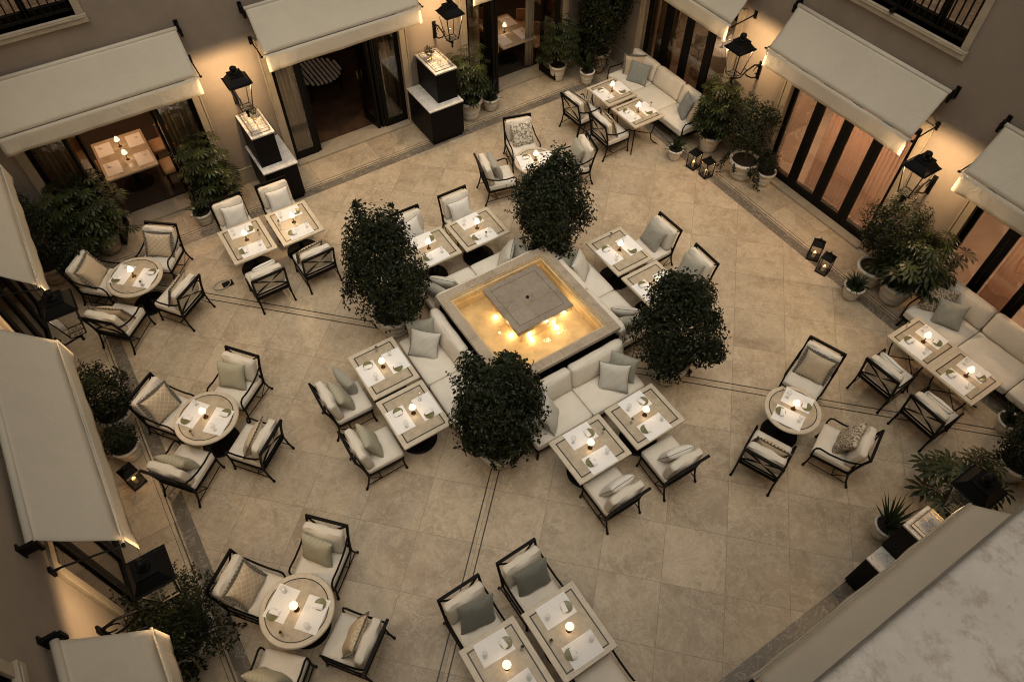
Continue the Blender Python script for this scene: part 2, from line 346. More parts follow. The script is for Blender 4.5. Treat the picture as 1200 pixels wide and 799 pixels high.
# frame: a wall in local coords: s along wall, t = outward depth (into building), z up
class Wall:
    def __init__(s, o, ax, inn): s.o = Vector(o); s.ax = Vector(ax); s.inn = Vector(inn)    # ax along, inn towards the court
    def p(s, a, t, z): return s.o+s.ax*a+s.inn*t+Vector((0, 0, z))
    def box(s, mb, a0, a1, t0, t1, z0, z1):
        return mb.obox(s.p((a0+a1)/2, (t0+t1)/2, (z0+z1)/2), s.ax*(a1-a0)/2, s.inn*(t1-t0)/2, Vector((0, 0, (z1-z0)/2)))
def facade(W, L0, L1, doors, wins, label, dH=2.75, HT=HT, cor=True):
    root = empty('building_facade', W.p((L0+L1)/2, 0, 0)); inv = Matrix.Translation(-root.location)
    tag(root, label, 'building')
    def fin(mb, name, m, par=root, bevel=0):
        loc = root.location
        mb.v = [(x-loc.x, y-loc.y, z-loc.z) for x, y, z in mb.v]
        return mb.build(name, m, par, bevel=bevel)
    T = -.40
    cuts = [(a, b_, 0, dH) for a, b_ in doors]+[(a, b_, 4.12, 6.4) for a, b_ in wins]
    mb = MB()
    xs = sorted({L0, L1, *[c[0] for c in cuts], *[c[1] for c in cuts]}); zs = [0, dH, 4.12, 6.4, HT]
    for i in range(len(xs)-1):
        xa, xb = xs[i], xs[i+1]; z0 = None
        for j in range(4):
            za, zb = zs[j], zs[j+1]; hole = any(c[0] <= xa+1e-6 and c[1] >= xb-1e-6 and c[2] <= za+1e-6 and c[3] >= zb-1e-6 for c in cuts)
            if not hole and z0 is None: z0 = za
            if hole and z0 is not None: W.box(mb, xa, xb, T, 0, z0, za); z0 = None
        if z0 is not None: W.box(mb, xa, xb, T, 0, z0, HT)
    fin(mb, 'wall', 'plaster')
    last = L0
    for a, b_ in sorted(doors)+[(L1, L1)]:
        if a-.13-last > .02: mb = MB(); W.box(mb, last, a-.13, 0, .02, 0, .355); W.box(mb, last, a-.13, 0, .028, .355, .38); fin(mb, 'skirting', 'trim_stone')
        last = b_+.13
    for a, b_ in doors:
        mb = MB()
        W.box(mb, a-.13, a, -.02, .03, 0, dH+.13); W.box(mb, b_, b_+.13, -.02, .03, 0, dH+.13); W.box(mb, a, b_, -.02, .03, dH, dH+.13)
        W.box(mb, a-.16, a-.13, 0, .045, 0, dH+.17); W.box(mb, b_+.13, b_+.16, 0, .045, 0, dH+.17)
        fin(mb, 'door_surround', 'trim_stone', bevel=.004)
        mb = MB(); W.box(mb, a, b_, -.3, .10, -.005, .05); fin(mb, 'threshold', 'trim_stone', bevel=.005)
    for a, b_ in wins:
        mb = MB(); z0, z1 = 4.12, 6.4
        W.box(mb, a-.12, a, -.25, .03, z0, z1); W.box(mb, b_, b_+.12, -.25, .03, z0, z1); W.box(mb, a-.12, b_+.12, -.25, .03, z1, z1+.12); W.box(mb, a-.14, b_+.14, -.25, .06, z0-.13, z0)
        W.box(mb, a-.10, b_+.10, .06, .075, z0-.05, z0-.02)
        wf = fin(mb, 'window', 'trim_stone', bevel=.006)
        mb = MB(); nb = 4
        for k in range(nb+1):
            q = a+(b_-a)*k/nb; W.box(mb, max(a, q-.05), min(b_, q+.05), -.32, -.24, z0, z1)
        W.box(mb, a, b_, -.32, -.24, z0, z0+.12); W.box(mb, a, b_, -.32, -.24, z1-.1, z1); W.box(mb, a, b_, -.31, -.25, z0+1.1, z0+1.15)
        fin(mb, 'window_frame', 'blackframe', wf)
        mb = MB(); W.box(mb, a, b_, -.285, -.28, z0, z1); fin(mb, 'glass_pane', 'glass', wf)
        mb = MB(); W.box(mb, a, b_, -.06, -.03, z0+.06, z0+.10); W.box(mb, a, b_, -.07, -.02, z0+.98, z0+1.02); k = a+.05
        while k < b_: W.box(mb, k-.011, k+.011, -.054, -.036, z0+.1, z0+.98); k += .12
        W.box(mb, (a+b_)/2-.03, (a+b_)/2+.03, -.03, .10, z0+.02, z0+.08)
        fin(mb, 'railing', 'blackframe', wf)
        mb = MB(); W.box(mb, a, b_, -1.7, -1.65, z0, z1); fin(mb, 'blind', 'room_pale', wf)
        if W is not WS and W is not WW: light(None, W.p((a+b_)/2, -1.1, 5.6), 14, (1, .55, .28), .1, 'room_fill_light')  # added light that warms the interior behind the window
    # cornice
    if cor: mb = MB(); W.box(mb, L0+.72, L1-.4, 0, .2, HT-.3, HT-.12); W.box(mb, L0+.72, L1-.4, 0, .3, HT-.12, HT); fin(mb, 'cornice', 'trim_stone')
    return root, fin
def leaf(fin, root, a, b_, H=2.62, wd=.085, curt=False):
    a, b_ = Vector((*a, 0)), Vector((*b_, 0)); t = (b_-a); L = t.length; t.normalize(); nn = Vector((-t.y, t.x, 0)); hw = Vector((0, 0, 1))
    mb = MB()
    def bx(s0, s1, z0, z1, th=.03): mb.obox(a+t*(s0+s1)/2+hw*(z0+z1)/2, t*(s1-s0)/2, nn*th, hw*(z1-z0)/2)
    bx(0, wd, .055, H); bx(L-wd, L, .055, H); bx(wd, L-wd, .055, .20); bx(wd, L-wd, H-.1, H)
    o = fin(mb, 'door_leaf', 'blackframe')
    mb = MB(); mb.obox(a+t*L/2+hw*(H/2+.05), t*(L/2-wd+.003), nn*.005, hw*(H/2-.15)); fin(mb, 'glass_pane', 'glass', o)
    mb = MB(); h = a+t*(L-wd/2)+nn*.05+hw*1.05; mb.bar(h, h+hw*.18, .02); mb.bar(h-nn*.02+hw*.09, h+hw*.09, .02); fin(mb, 'handle', 'brass', o)
    return o
def curtain(fin, a, b_, z0=.06, z1=2.7, m='curtain'):
    a, b_ = Vector((*a, 0)), Vector((*b_, 0)); t = b_-a; nn = Vector((-t.y, t.x, 0)).normalized(); n = max(10, int(t.length*60)); vs = []; fs = []
    for i in range(n+1):
        p = a+t*i/n+nn*(.028*math.sin(i*1.25)+.012*math.sin(i*.47))
        vs += [(p.x, p.y, z0), (p.x, p.y, z1)]
        if i: fs.append((2*i-2, 2*i, 2*i+1, 2*i-1))
    mb = MB(); mb.add(vs, fs); o = fin(mb, 'curtain', m)
    md = o.modifiers.new('s', 'SOLIDIFY'); md.thickness = .006; o.data.polygons.foreach_set('use_smooth', [True]*len(fs)); return o
WN = Wall((0, YN, 0), (1, 0, 0), (0, -1, 0)); WE = Wall((XE, 0, 0), (0, 1, 0), (-1, 0, 0)); WW = Wall((XW, 0, 0), (0, 1, 0), (1, 0, 0)); WS = Wall((0, YS, 0), (1, 0, 0), (0, 1, 0))
ND = [(-1.57, 1.33), (2.87, 5.6), (7.2, 9.75)]
ED = [(.55, 3.25), (4.62, 7.27), (8.93, 11.55)]
rN, fN = facade(WN, XW-.4, XE+.4, ND, [(-2.45, .17), (2.9, 5.5), (7.2, 9.75)], 'beige plaster facade with open dark glass doors along the top left of the courtyard')
rE, fE = facade(WE, YS-.4, YN, ED, [(.55, 3.2), (4.72, 7.2), (8.93, 11.5)], 'beige plaster facade with closed dark glass doors along the right of the courtyard')
rW, fW = facade(WW, YS-.4, YN, [(.7, 3.2), (4.75, 7.4), (8.93, 11.6)], [(.9, 3.1), (5.1, 7.3), (9, 11.5)], 'beige plaster facade seen steeply from above along the left photo edge')
rS, fS = facade(WS, XW, XE, [(-1.57, 1.33), (2.87, 5.6), (7.2, 9.75)], [(-1.4, 1.2), (2.9, 5.5), (7.2, 9.75)], 'facade under the mottled stone ledge in the lower right corner', HT=8.54, cor=False)
# N door leaves
leaf(fN, rN, (-1.57, YNd), (-.74, YNd)); leaf(fN, rN, (-.70, YNd), (-.90, YNd-.62)); leaf(fN, rN, (.62, YNd), (1.33, YNd)); leaf(fN, rN, (.58, YNd), (.64, YNd-.55))
curtain(fN, (-1.5, YNd+.25), (-.8, YNd+.25)); curtain(fN, (.75, YNd+.3), (1.25, YNd+.3))
leaf(fN, rN, (2.87, YNd), (3.42, YNd)); leaf(fN, rN, (3.46, YNd), (3.52, YNd+.58))
leaf(fN, rN, (5.05, YNd), (5.6, YNd)); leaf(fN, rN, (5.0, YNd), (4.93, YNd+.6)); leaf(fN, rN, (4.9, YNd), (4.83, YNd+.58))
curtain(fN, (2.95, YNd+.3), (3.35, YNd+.3)); curtain(fN, (5.1, YNd+.3), (5.5, YNd+.3))
leaf(fN, rN, (7.2, YNd), (7.78, YNd)); leaf(fN, rN, (7.82, YNd), (7.76, YNd-.3)); leaf(fN, rN, (7.90, YNd), (7.84, YNd-.3)); leaf(fN, rN, (9.25, YNd), (9.30, YNd-.6)); leaf(fN, rN, (9.3, YNd), (9.75, YNd))
curtain(fN, (7.3, YNd+.25), (7.72, YNd+.25)); curtain(fN, (9.0, YNd+.28), (9.22, YNd+.28))
for a, b_ in ED:
    for k in range(4):
        s0, s1 = a+(b_-a)*k/4, a+(b_-a)*(k+1)/4; leaf(fE, rE, (XEd, s1-.004), (XEd, s0+.004), wd=.095)
curtain(fE, (XEd+.32, 4.64), (XEd+.32, 6.50), m='sheer'); curtain(fE, (XEd+.32, 1.9), (XEd+.32, 2.5), m='sheer'); curtain(fE, (XEd+.32, .6), (XEd+.32, 1.2), m='sheer'); curtain(fE, (XEd+.32, 10.9), (XEd+.32, 11.5), m='curtain')
for a, b_ in [(.7, 3.2), (4.75, 7.4), (8.93, 11.6)]:
    for k in range(4):
        s0, s1 = a+(b_-a)*k/4, a+(b_-a)*(k+1)/4; leaf(fW, rW, (XWd, s0+.004), (XWd, s1-.004))
for a, b_ in [(-1.57, 1.33), (2.87, 5.6), (7.2, 9.75)]:
    for k in range(4):
        s0, s1 = a+(b_-a)*k/4, a+(b_-a)*(k+1)/4; leaf(fS, rS, (s1-.004, YSd), (s0+.004, YSd))
# rooms behind the doors
def room(x0, x1, y0, y1, fm, wm, e, open_, lc=(1, .72, .50)):
    H = 3.2; mb = MB(); mb.box(x0, x1, y0, y1, -.03, .045); o = mb.build('room_floor', fm); o['kind'] = 'structure'
    mb = MB(); t = .05
    mb.box(x0, x1, y0, y1, H, H+t)
    if open_ != 'S': mb.box(x0, x1, y0-t, y0, 0, H)
    if open_ != 'N': mb.box(x0, x1, y1, y1+t, 0, H)
    if open_ != 'W': mb.box(x0-t, x0, y0, y1, 0, H)
    if open_ != 'E': mb.box(x1, x1+t, y0, y1, 0, H)
    o = mb.build('room_walls', wm); o['kind'] = 'structure'
    if e:
        for fx in (.35, .65):
            light(None, (x0+(x1-x0)*fx, (y0+y1)/2, 2.7), e*1.25, lc, .15, 'room_fill_light')  # unseen fill lights added to brighten the room behind the doors
# ------------------------------------------------------------------ awnings
def awning(W, a0, a1, label, proj=.6, zb=2.85, zr=3.52):
    root = empty('awning', W.p((a0+a1)/2, 0, 0)); loc = root.location; tag(root, label, 'awning', 'canvas awnings over the doors')
    def fin(mb, name, m, smooth=False, bevel=0, par=root):
        mb.v = [(x-loc.x, y-loc.y, z-loc.z) for x, y, z in mb.v]; return mb.build(name, m, par, smooth=smooth, bevel=bevel)
    n, k = 48, 10; vs = []; fs = []; rnd = random.Random(a0)
    seam = a0+(a1-a0)*rnd.choice([.42, .5, .58]); p1, p2 = rnd.random()*6, rnd.random()*6
    for j in range(k+1):
        f = j/k
        for i in range(n+1):
            a = a0+(a1-a0)*i/n; dz = -.022*math.sin(math.pi*f)*(1+.3*math.sin(a*2+p1))+.004*math.sin(a*17+p2+f*4)*math.sin(math.pi*f)
            dz -= .012*math.exp(-((a-seam)/.02)**2)*math.sin(math.pi*f)+.006*math.sin(f*30+a*3)*math.exp(-((a-seam-.08)/.08)**2)
            vs.append(W.p(a, .10+(proj-.10)*f, zr+.03+(zb-zr)*f+dz))
    for j in range(k):
        for i in range(n): q = j*(n+1)+i; fs.append((q, q+1, q+n+2, q+n+1))
    mb = MB(); mb.add(vs, fs); o = fin(mb, 'canvas', 'canvas', True); md = o.modifiers.new('s', 'SOLIDIFY'); md.thickness = .006
    vs = []; fs = []; k = 5
    for j in range(k+1):
        f = j/k
        for i in range(n+1):
            a = a0+(a1-a0)*i/n; wv = .005*f*math.sin(a*6+p2)+.004*f*math.sin(a*13+p1)
            vs.append(W.p(a, proj+.022+wv+.02*f*(1 if i > 2 and i < n-2 else 1.6), zb+.02-.31*f-.004*f*math.sin(a*4+p1)))
    for j in range(k):
        for i in range(n): q = j*(n+1)+i; fs.append((q, q+1, q+n+2, q+n+1))
    mb = MB(); mb.add(vs, fs); o = fin(mb, 'valance', 'canvas', True); md = o.modifiers.new('s', 'SOLIDIFY'); md.thickness = .005
    mb = MB(); mb.tube([W.p(a0-.02, .09, zr), W.p(a1+.02, .09, zr)], .04, 12); fin(mb, 'roller', 'canvas', True)
    mb = MB(); mb.tube([W.p(a0-.03, proj, zb), W.p(a1+.03, proj, zb)], .018, 10); fin(mb, 'front_bar', 'canvas', True)
    for a, s_ in ((a0-.05, -1), (a1+.05, 1)):
        mb = MB(); W.box(mb, a-.02, a+.02, 0, .14, zr-.07, zr+.07); W.box(mb, a-.035, a+.035, 0, .02, zr-.09, zr+.11); W.box(mb, a-.012, a+.03, .12, .16, zr-.13, zr+.02); fin(mb, 'bracket', 'iron', bevel=.004)
        mb = MB(); W.box(mb, a-.03, a+.03, 0, .03, 2.84, 2.98); mb.tube([W.p(a, .02, 2.91), W.p(a, .10, 2.91), W.p(a, proj, zb)], [.02, .012, .011], 8); mb.tube([W.p(a-.025, proj, zb), W.p(a+.025, proj, zb)], .018, 8); fin(mb, 'arm', 'iron')
    return root
awning(WN, -1.75, 1.50, 'leftmost beige awning on the top left facade above the door with two lamps', .55)
awning(WN, 2.72, 5.88, 'beige awning at top beside the two wall lanterns above the open doorway', .55)
awning(WN, 7.05, 9.95, 'awning cut off by the top edge above the third doorway', .55)
awning(WE, 4.50, 7.62, 'beige awning above the four panel glass door at upper right')
awning(WE, .25, 3.52, 'beige awning cut off by the right photo edge above the corner sofa')
awning(WE, 8.6, 11.75, 'awning cut off at the top above the upper right sofa')
awning(WW, 4.63, 7.75, 'long beige awning in the middle of the left photo edge', .64, 2.74, 3.46)
awning(WW, .35, 3.56, 'beige awning cut off by the bottom edge at lower left', .64, 2.74, 3.46)
awning(WW, 8.86, 11.9, 'beige awning cut off at the upper left photo edge beside dark shrubs', .64, 2.74, 3.46)
awning(WS, 2.75, 5.92, 'beige awning running diagonally below the mottled stone ledge', .71, 2.8, 3.5)
# stone ledge under the camera
mb = MB(); mb.box(-2.2, 10.9, YS, -.048, 8.66, 8.80); mb.box(-2.2, 10.9, YS, -.10, 8.54, 8.66)
tag(mb.build('stone_ledge', 'coping', bevel=.012), 'mottled grey stone ledge filling the lower right corner', 'ledge')
# ------------------------------------------------------------------ rooms
room(-2.4, 2.0, YN+.402, 17.2, 'room_dark', 'room_wall', 42, 'S', (1, .58, .30))
room(2.2, 6.3, YN+.402, 17.6, 'room_wood', 'room_wall', 2.5, 'S')
room(6.5, 11.0, YN+.402, 17.2, 'room_dark', 'room_wall', 18, 'S', (1, .58, .30))
room(XE+.402, 15.2, .2, 3.9, 'room_pale', 'room_pale', 140, 'W')
room(XE+.402, 15.2, 4.1, 7.9, 'room_pale', 'room_pale', 190, 'W')
room(XE+.402, 15.2, 8.1, 12.4, 'room_pale', 'room_wall', 45, 'W')
room(-6.4, XW-.402, .2, 12.2, 'room_pale', 'room_wall', 10, 'E')
room(-2.0, 10, -4.5, YS-.402, 'room_pale', 'room_wall', 0, 'N')
mb = MB(); mb.box(XW-.4, XE+.4, YN+.402, 17.6, 4.0, 4.05); mb.box(XE+.402, 15.2, .2, 12.4, 4.0, 4.05); mb.box(XW-3.5, XW-.402, .2, 12.2, 4.0, 4.05)
mb.build('upper_floor', 'room_pale')['kind'] = 'structure'
# ------------------------------------------------------------------ chairs
def chair_proto(arms):
    t = empty('armchair' if arms else 'side_chair'); W = .295
    for s in (-1, 1):
        x = s*W
        mb = MB(); mb.tube([(x*1.02, -.365, 0), (x, -.31, .16), (x, -.275, .335)], [.016, .0145, .0145], 8); mb.tube([(x*1.02, -.365, 0), (x*1.02, -.362, .03)], .021, 8); mb.build('leg', 'iron', t, smooth=False)
        mb = MB(); mb.tube([(x, .315, 0), (x, .29, .18), (x, .285, .335)], [.016, .0145, .0145], 8); mb.tube([(x, .315, 0), (x, .313, .03)], .021, 8); mb.build('leg', 'iron', t)
    mb = MB()
    for s in (-1, 1): mb.bar((s*W, -.29, .335), (s*W, .30, .335), .026, .03)
    mb.bar((-W, .30, .335), (W, .30, .335), .026, .03); mb.bar((-W, -.285, .335), (W, -.285, .335), .026, .03); mb.box(-W+.01, W-.01, -.27, .29, .327, .338); mb.build('seat_frame', 'iron', t, bevel=.003)
    mb = MB()
    for s in (-1, 1):
        mb.tube([(s*W, -.335, .10), (s*W, .295, .14)], .008, 6); mb.tube([(s*W, -.29, .30), (s*W, -.10, .115)], .007, 6)
    mb.tube([(-W, -.10, .115), (W, -.10, .115)], .008, 6); mb.build('stretcher', 'iron', t)
    mb = MB()
    def bp(x, z): f = (z-.335)/.545; return (x, -.275-.05*f-.07*f*f, z)
    for s in (-1, 1): mb.tube([bp(s*W, z) for z in (.335, .45, .58, .72, .885)], .0195, 8)
    mb.bar(bp(-W-.012, .88), bp(W+.012, .88), .036, .038)
    mb.bar(bp(-W, .42), bp(W, .42), .018, .022)
    for a in (-1, 1):
        pts = [bp(a*W*(1-2*f), .44+.43*f) for f in (0, .25, .5, .75, 1)]; pts = [(p[0], p[1]-.004*a, p[2]) for p in pts]
        for p0, p1 in zip(pts, pts[1:]): mb.bar(p0, p1, .024, .012)
    mb.build('back_frame', 'iron', t)
    if arms:
        for s in (-1, 1):
            x = s*(W+.012)
            mb = MB(); mb.tube([(s*W, -.33, .70), (x, -.22, .645), (x, -.08, .60), (x, .10, .585), (x, .20, .60), (x, .245, .605), (x, .285, .575), (s*W, .30, .50), (s*W, .295, .335)], [.012]+[.0145]*6+[.013, .0135], 8); mb.build('arm', 'iron', t)
    mb = MB(); rbox(mb, (0, .025, .403), .585, .60, .115, .035, .022, 12, seed=3); mb.build('seat_cushion', 'cushion', t, smooth=True)
    mb = MB(); rbox(mb, (0, -.235, .685), .565, .135, .44, .05, .03, 12, Matrix.Rotation(R(11), 3, 'X'), seed=5); mb.build('back_cushion', 'cushion', t, smooth=True)
    return t
PA, PS = Proto(chair_proto(True)), Proto(chair_proto(False))
# pillows ------------------------------------------------------------
def pillow_proto(m, trim, w=.47, h=.47, th=.16, seed=1, dy=0):
    rnd = random.Random(seed); ph = [rnd.uniform(0, 6) for _ in range(4)]; n = 16; vs = []; fs = []
    def P(u, v, s):
        e = (1-u**4)**.5*(1-v**4)**.5 if abs(u) < 1 and abs(v) < 1 else 0
        x = u*w/2*(1-.10*(1-v*v)*abs(u)); z = v*h/2*(1-.10*(1-u*u)*abs(v))
        wr = .006*math.sin(6*u+ph[0]+2*v)*math.sin(5*v+ph[1])
        return (x, s*(th/2*e+wr*e), z)
    for s in (-1, 1):
        o = len(vs)
        for j in range(n+1):
            for i in range(n+1): vs.append(P(math.sin((2*i/n-1)*math.pi/2), math.sin((2*j/n-1)*math.pi/2), s))
        for j in range(n):
            for i in range(n):
                q = o+j*(n+1)+i; f = (q, q+1, q+n+2, q+n+1); fs.append(f if s < 0 else f[::-1])
    mb = MB(); mb.add(vs, fs)
    o = mb.build('throw_pillow', m, smooth=True)
    edge = [P(u, -1, 0) for u in [k/10-1 for k in range(20)]]+[P(1, v, 0) for v in [k/10-1 for k in range(20)]]+[P(-u, 1, 0) for u in [k/10-1 for k in range(20)]]+[P(-1, -v, 0) for v in [k/10-1 for k in range(21)]]
    if trim == 'piping':
        mb = MB(); mb.tube(edge, .0045, 5, False); mb.build('piping', 'piping', o, smooth=True)
    elif trim == 'fringe':
        mb = MB(); vs = []; fs = []; L = len(edge)*3
        for k in range(L):
            f = k/3; a = Vector(edge[int(f) % len(edge)]); b_ = Vector(edge[(int(f)+1) % len(edge)]); p = a.lerp(b_, f % 1); d = Vector((p.x, 0, p.z)).normalized()
            q = p*.985; rr = .046+.014*rnd.random(); q2 = p+d*rr+Vector((0, .014*math.sin(k*1.1)+.006*rnd.random(), 0)); vs += [q+Vector((0, .006, 0)), q2, q-Vector((0, .006, 0))]
            if k: o3 = 3*k; fs += [(o3-3, o3, o3+1, o3-2), (o3-2, o3+1, o3+2, o3-1)]
        mb.add(vs, fs); mb.build('fringe', 'fringe', o)
    return o
PP = {'white': Proto(pillow_proto('pillow_white', 'piping', .44, .44)), 'green': Proto(pillow_proto('pillow_green', None)), 'check': Proto(pillow_proto('pillow_check', None)), 'slate': Proto(pillow_proto('pillow_slate', None, .50, .50)), 'blue': Proto(pillow_proto('pillow_bluegrey', None, .50, .50)),
      'tan': Proto(pillow_proto('pillow_diamond', 'fringe', .46, .46)), 'plaintan': Proto(pillow_proto('pillow_tan', 'fringe', .46, .46)), 'damask': Proto(pillow_proto('pillow_damask', None, .50, .50)), 'ogee': Proto(pillow_proto('pillow_ogee', None, .50, .50)), 'stripe': Proto(pillow_proto('pillow_stripe', 'piping', .50, .50)), 'grey': Proto(pillow_proto('pillow_green', None, .48, .47, .18))}
PN = {'white': 'white piped pillow', 'green': 'grey green pillow', 'check': 'checked olive pillow', 'slate': 'dark slate pillow', 'blue': 'blue grey pillow', 'tan': 'fringed diamond tan pillow', 'plaintan': 'dark fringed tan pillow', 'damask': 'brown damask pillow', 'ogee': 'lattice patterned cream pillow', 'stripe': 'striped white pillow', 'grey': 'soft sage pillow'}
def place_pillow(kind, pos, rz, label, tilt=14, roll=0, g='throw pillows'):
    o = PP[kind].place((0, 0, 0), 0, label, 'pillow', g)
    o.matrix_world = Matrix.Translation(pos) @ Matrix.Rotation(rz, 4, 'Z') @ Matrix.Rotation(R(tilt), 4, 'X') @ Matrix.Rotation(R(roll), 4, 'Y')
    return o
rn = random.Random(11)
def chair(arms, x, y, face, where, pil=None, rear=True, proll=None, cl=None):
    """x, y: middle between the rear feet; face: degrees the sitter looks"""
    face += rn.uniform(-1.6, 1.6); f = Vector((math.cos(R(face)), math.sin(R(face)), 0)); rz = R(face-90)
    c = Vector((x, y, 0))+f*.36
    nm = 'black framed armchair' if arms else 'armless black framed chair'
    o = (PA if arms else PS).place(c, rz, f'{nm} {where}', 'armchair' if arms else 'chair', 'cushioned lounge chairs around the tables')
    if pil:
        sx = rn.uniform(-.05, .05)
        pp = c+Matrix.Rotation(rz, 3, 'Z') @ Vector((sx, -.045, .675))
        place_pillow(pil, pp, rz+R(rn.uniform(-9, 9)), f'{PN[pil]} on chair {where}', 22+rn.uniform(-3, 5), rn.uniform(-7, 7) if proll is None else proll)
    return o
# ------------------------------------------------------------------ tables
def ring_sheet(mb, x0, x1, y0, y1, w, z0, z1):
    mb.box(x0, x1, y0, y0+w, z0, z1); mb.box(x0, x1, y1-w, y1, z0, z1); mb.box(x0, x0+w, y0+w, y1-w, z0, z1); mb.box(x1-w, x1, y0+w, y1-w, z0, z1)
TZ = .74
def iron_legs(t, hx, hy, z):
    for sx in (-1, 1):
        for sy in (-1, 1):
            mb = MB(); mb.tube([(sx*hx*.75, sy*hy*.75, z), (sx*hx*.72, sy*hy*.72, z*.7), (sx*hx*.62, sy*hy*.62, z*.35), (sx*hx*.66, sy*hy*.66, z*.15), (sx*hx*.80, sy*hy*.80, .03), (sx*hx*.92, sy*hy*.92, .012)], .013, 8); mb.build('leg', 'iron', t)
    mb = MB(); mb.tube([(-hx*.62, -hy*.62, z*.35), (hx*.62, hy*.62, z*.35)], .009, 6); mb.tube([(-hx*.62, hy*.62, z*.35+.018), (hx*.62, -hy*.62, z*.35+.018)], .009, 6); mb.build('stretcher', 'iron', t)
def table_proto(w, d, legs=False):      # w along x, d along y
    t = empty('dining_table'); th = .038; z = TZ
    mb = MB(); mb.box(-w/2, w/2, -d/2, d/2, z-th, z); top = mb.build('tabletop', 'table_border', t, bevel=.006)
    e = .088; mb = MB(); mb.box(-w/2+e, w/2-e, -d/2+e, d/2-e, z-.006, z+.0012); mb.build('centre_panel', 'table_inner', top)
    mb = MB(); ring_sheet(mb, -w/2+e-.014, w/2-e+.014, -d/2+e-.014, d/2-e+.014, .018, z-.006, z+.0022); mb.build('inlay_line', 'inlay', top)
    mb = MB(); mb.box(-w/2+.05, w/2-.05, -d/2+.05, d/2-.05, z-th-.03, z-th-.001); mb.build('apron', 'iron', t)
    if legs: iron_legs(t, w/2, d/2, z-th-.03)
    else:
        mb = MB(); mb.lathe([(.30, 0), (.30, .018), (.28, .03), (.06, .045), (.045, .07), (.045, z-.1), (.16, z-th-.03)], 36); mb.build('pedestal', 'blackframe', t)
    return t
def round_proto(r, legs=False):
    t = empty('round_table'); z = TZ; th = .042
    mb = MB(); mb.lathe([(r-.03, z-th), (r-.008, z-th+.006), (r, z-th/2), (r-.008, z-.004), (r-.016, z)], 64); top = mb.build('tabletop', 'table_border', t, smooth=False)
    mb = MB(); mb.lathe([(r-.085, z-.006), (r-.085, z+.0012)], 64); mb.build('centre_panel', 'table_inner', top)
    mb = MB(); n = 64; ro, ri = r-.071, r-.085; vs = []
    for k in range(n): a = 2*math.pi*k/n; vs += [(ri*math.cos(a), ri*math.sin(a), z+.0022), (ro*math.cos(a), ro*math.sin(a), z+.0022), (ro*math.cos(a), ro*math.sin(a), z-.004), (ri*math.cos(a), ri*math.sin(a), z-.004)]
    fs = []
    for k in range(n): a, b_ = 4*k, 4*((k+1) % n); fs += [(a, a+1, b_+1, b_), (a+1, a+2, b_+2, b_+1), (a+3, a, b_, b_+3)]
    mb.add(vs, fs); mb.build('inlay_line', 'inlay', top)
    if legs: iron_legs(t, r*.8, r*.8, z-th)
    else:
        mb = MB(); mb.lathe([(.29, 0), (.29, .018), (.27, .03), (.06, .05), (.05, .08), (.05, z-.12), (.18, z-th)], 36); mb.build('pedestal', 'blackframe', t)
    return t
PT = {'x': Proto(table_proto(.93, .80)), 'y': Proto(table_proto(.80, .96)), 'l': Proto(table_proto(.80, .82, True)), 's': Proto(table_proto(.78, .80, True)), 'r': Proto(round_proto(.475)), 'q': Proto(round_proto(.43)), }
# table ware
def lamp_proto():
    t = empty('table_lamp')
    mb = MB(); mb.lathe([(.036, 0), (.038, .006), (.030, .012), (.010, .020), (.008, .04), (.013, .055), (.008, .07), (.007, .16)], 20); mb.build('lamp_base', 'bronze', t, smooth=True)
    mb = MB(); mb.lathe([(.052, .150), (.055, .156), (.050, .175), (.038, .205), (.030, .225), (.022, .230), (0, .231)], 24); mb.build('lamp_shade', 'shade', t, smooth=True)
    mb = MB(); mb.lathe([(.014, .231), (.018, .238), (.014, .246), (0, .249)], 12); mb.build('finial', 'shade', t, smooth=True)
    light(t, (0, 0, .143), .85, (1, .66, .36), .03); return t
def mat_proto():
    mb = MB(); n = 8; w, d = .44, .30; vs = []
    for j in range(n+1):
        for i in range(n+1):
            vs.append((w*(i/n-.5), d*(j/n-.5), .0016+.0008*math.sin(i*1.1+j*.8)))
    fs = [(j*(n+1)+i, j*(n+1)+i+1, (j+1)*(n+1)+i+1, (j+1)*(n+1)+i) for j in range(n) for i in range(n)]
    mb.add(vs, fs); o = mb.build('placemat', 'linen'); md = o.modifiers.new('s', 'SOLIDIFY'); md.thickness = .0015; md.offset = 0; return o
def plate_proto():
    mb = MB(); mb.lathe([(.045, 0), (.072, .007), (.077, .012), (.073, .012), (.046, .006), (0, .005)], 28); return mb.build('bread_plate', 'olive_plate', smooth=True)
def napkin_proto():
    mb = MB(); rbox(mb, (0, 0, .006), .135, .07, .009, .004, .004, 6, seed=8); rbox(mb, (.006, .004, .0135), .12, .06, .007, .003, .003, 6, seed=9); return mb.build('napkin', 'linen', smooth=True)
def glass_proto():
    mb = MB(); mb.lathe([(.030, 0), (.030, .002), (.006, .006), (.005, .055), (.020, .07), (.036, .09), (.039, .115), (.036, .145), (.0345, .145), (.037, .115), (.034, .092), (.018, .073), (0, .07)], 20); return mb.build('wine_glass', 'clear_glass', smooth=True)
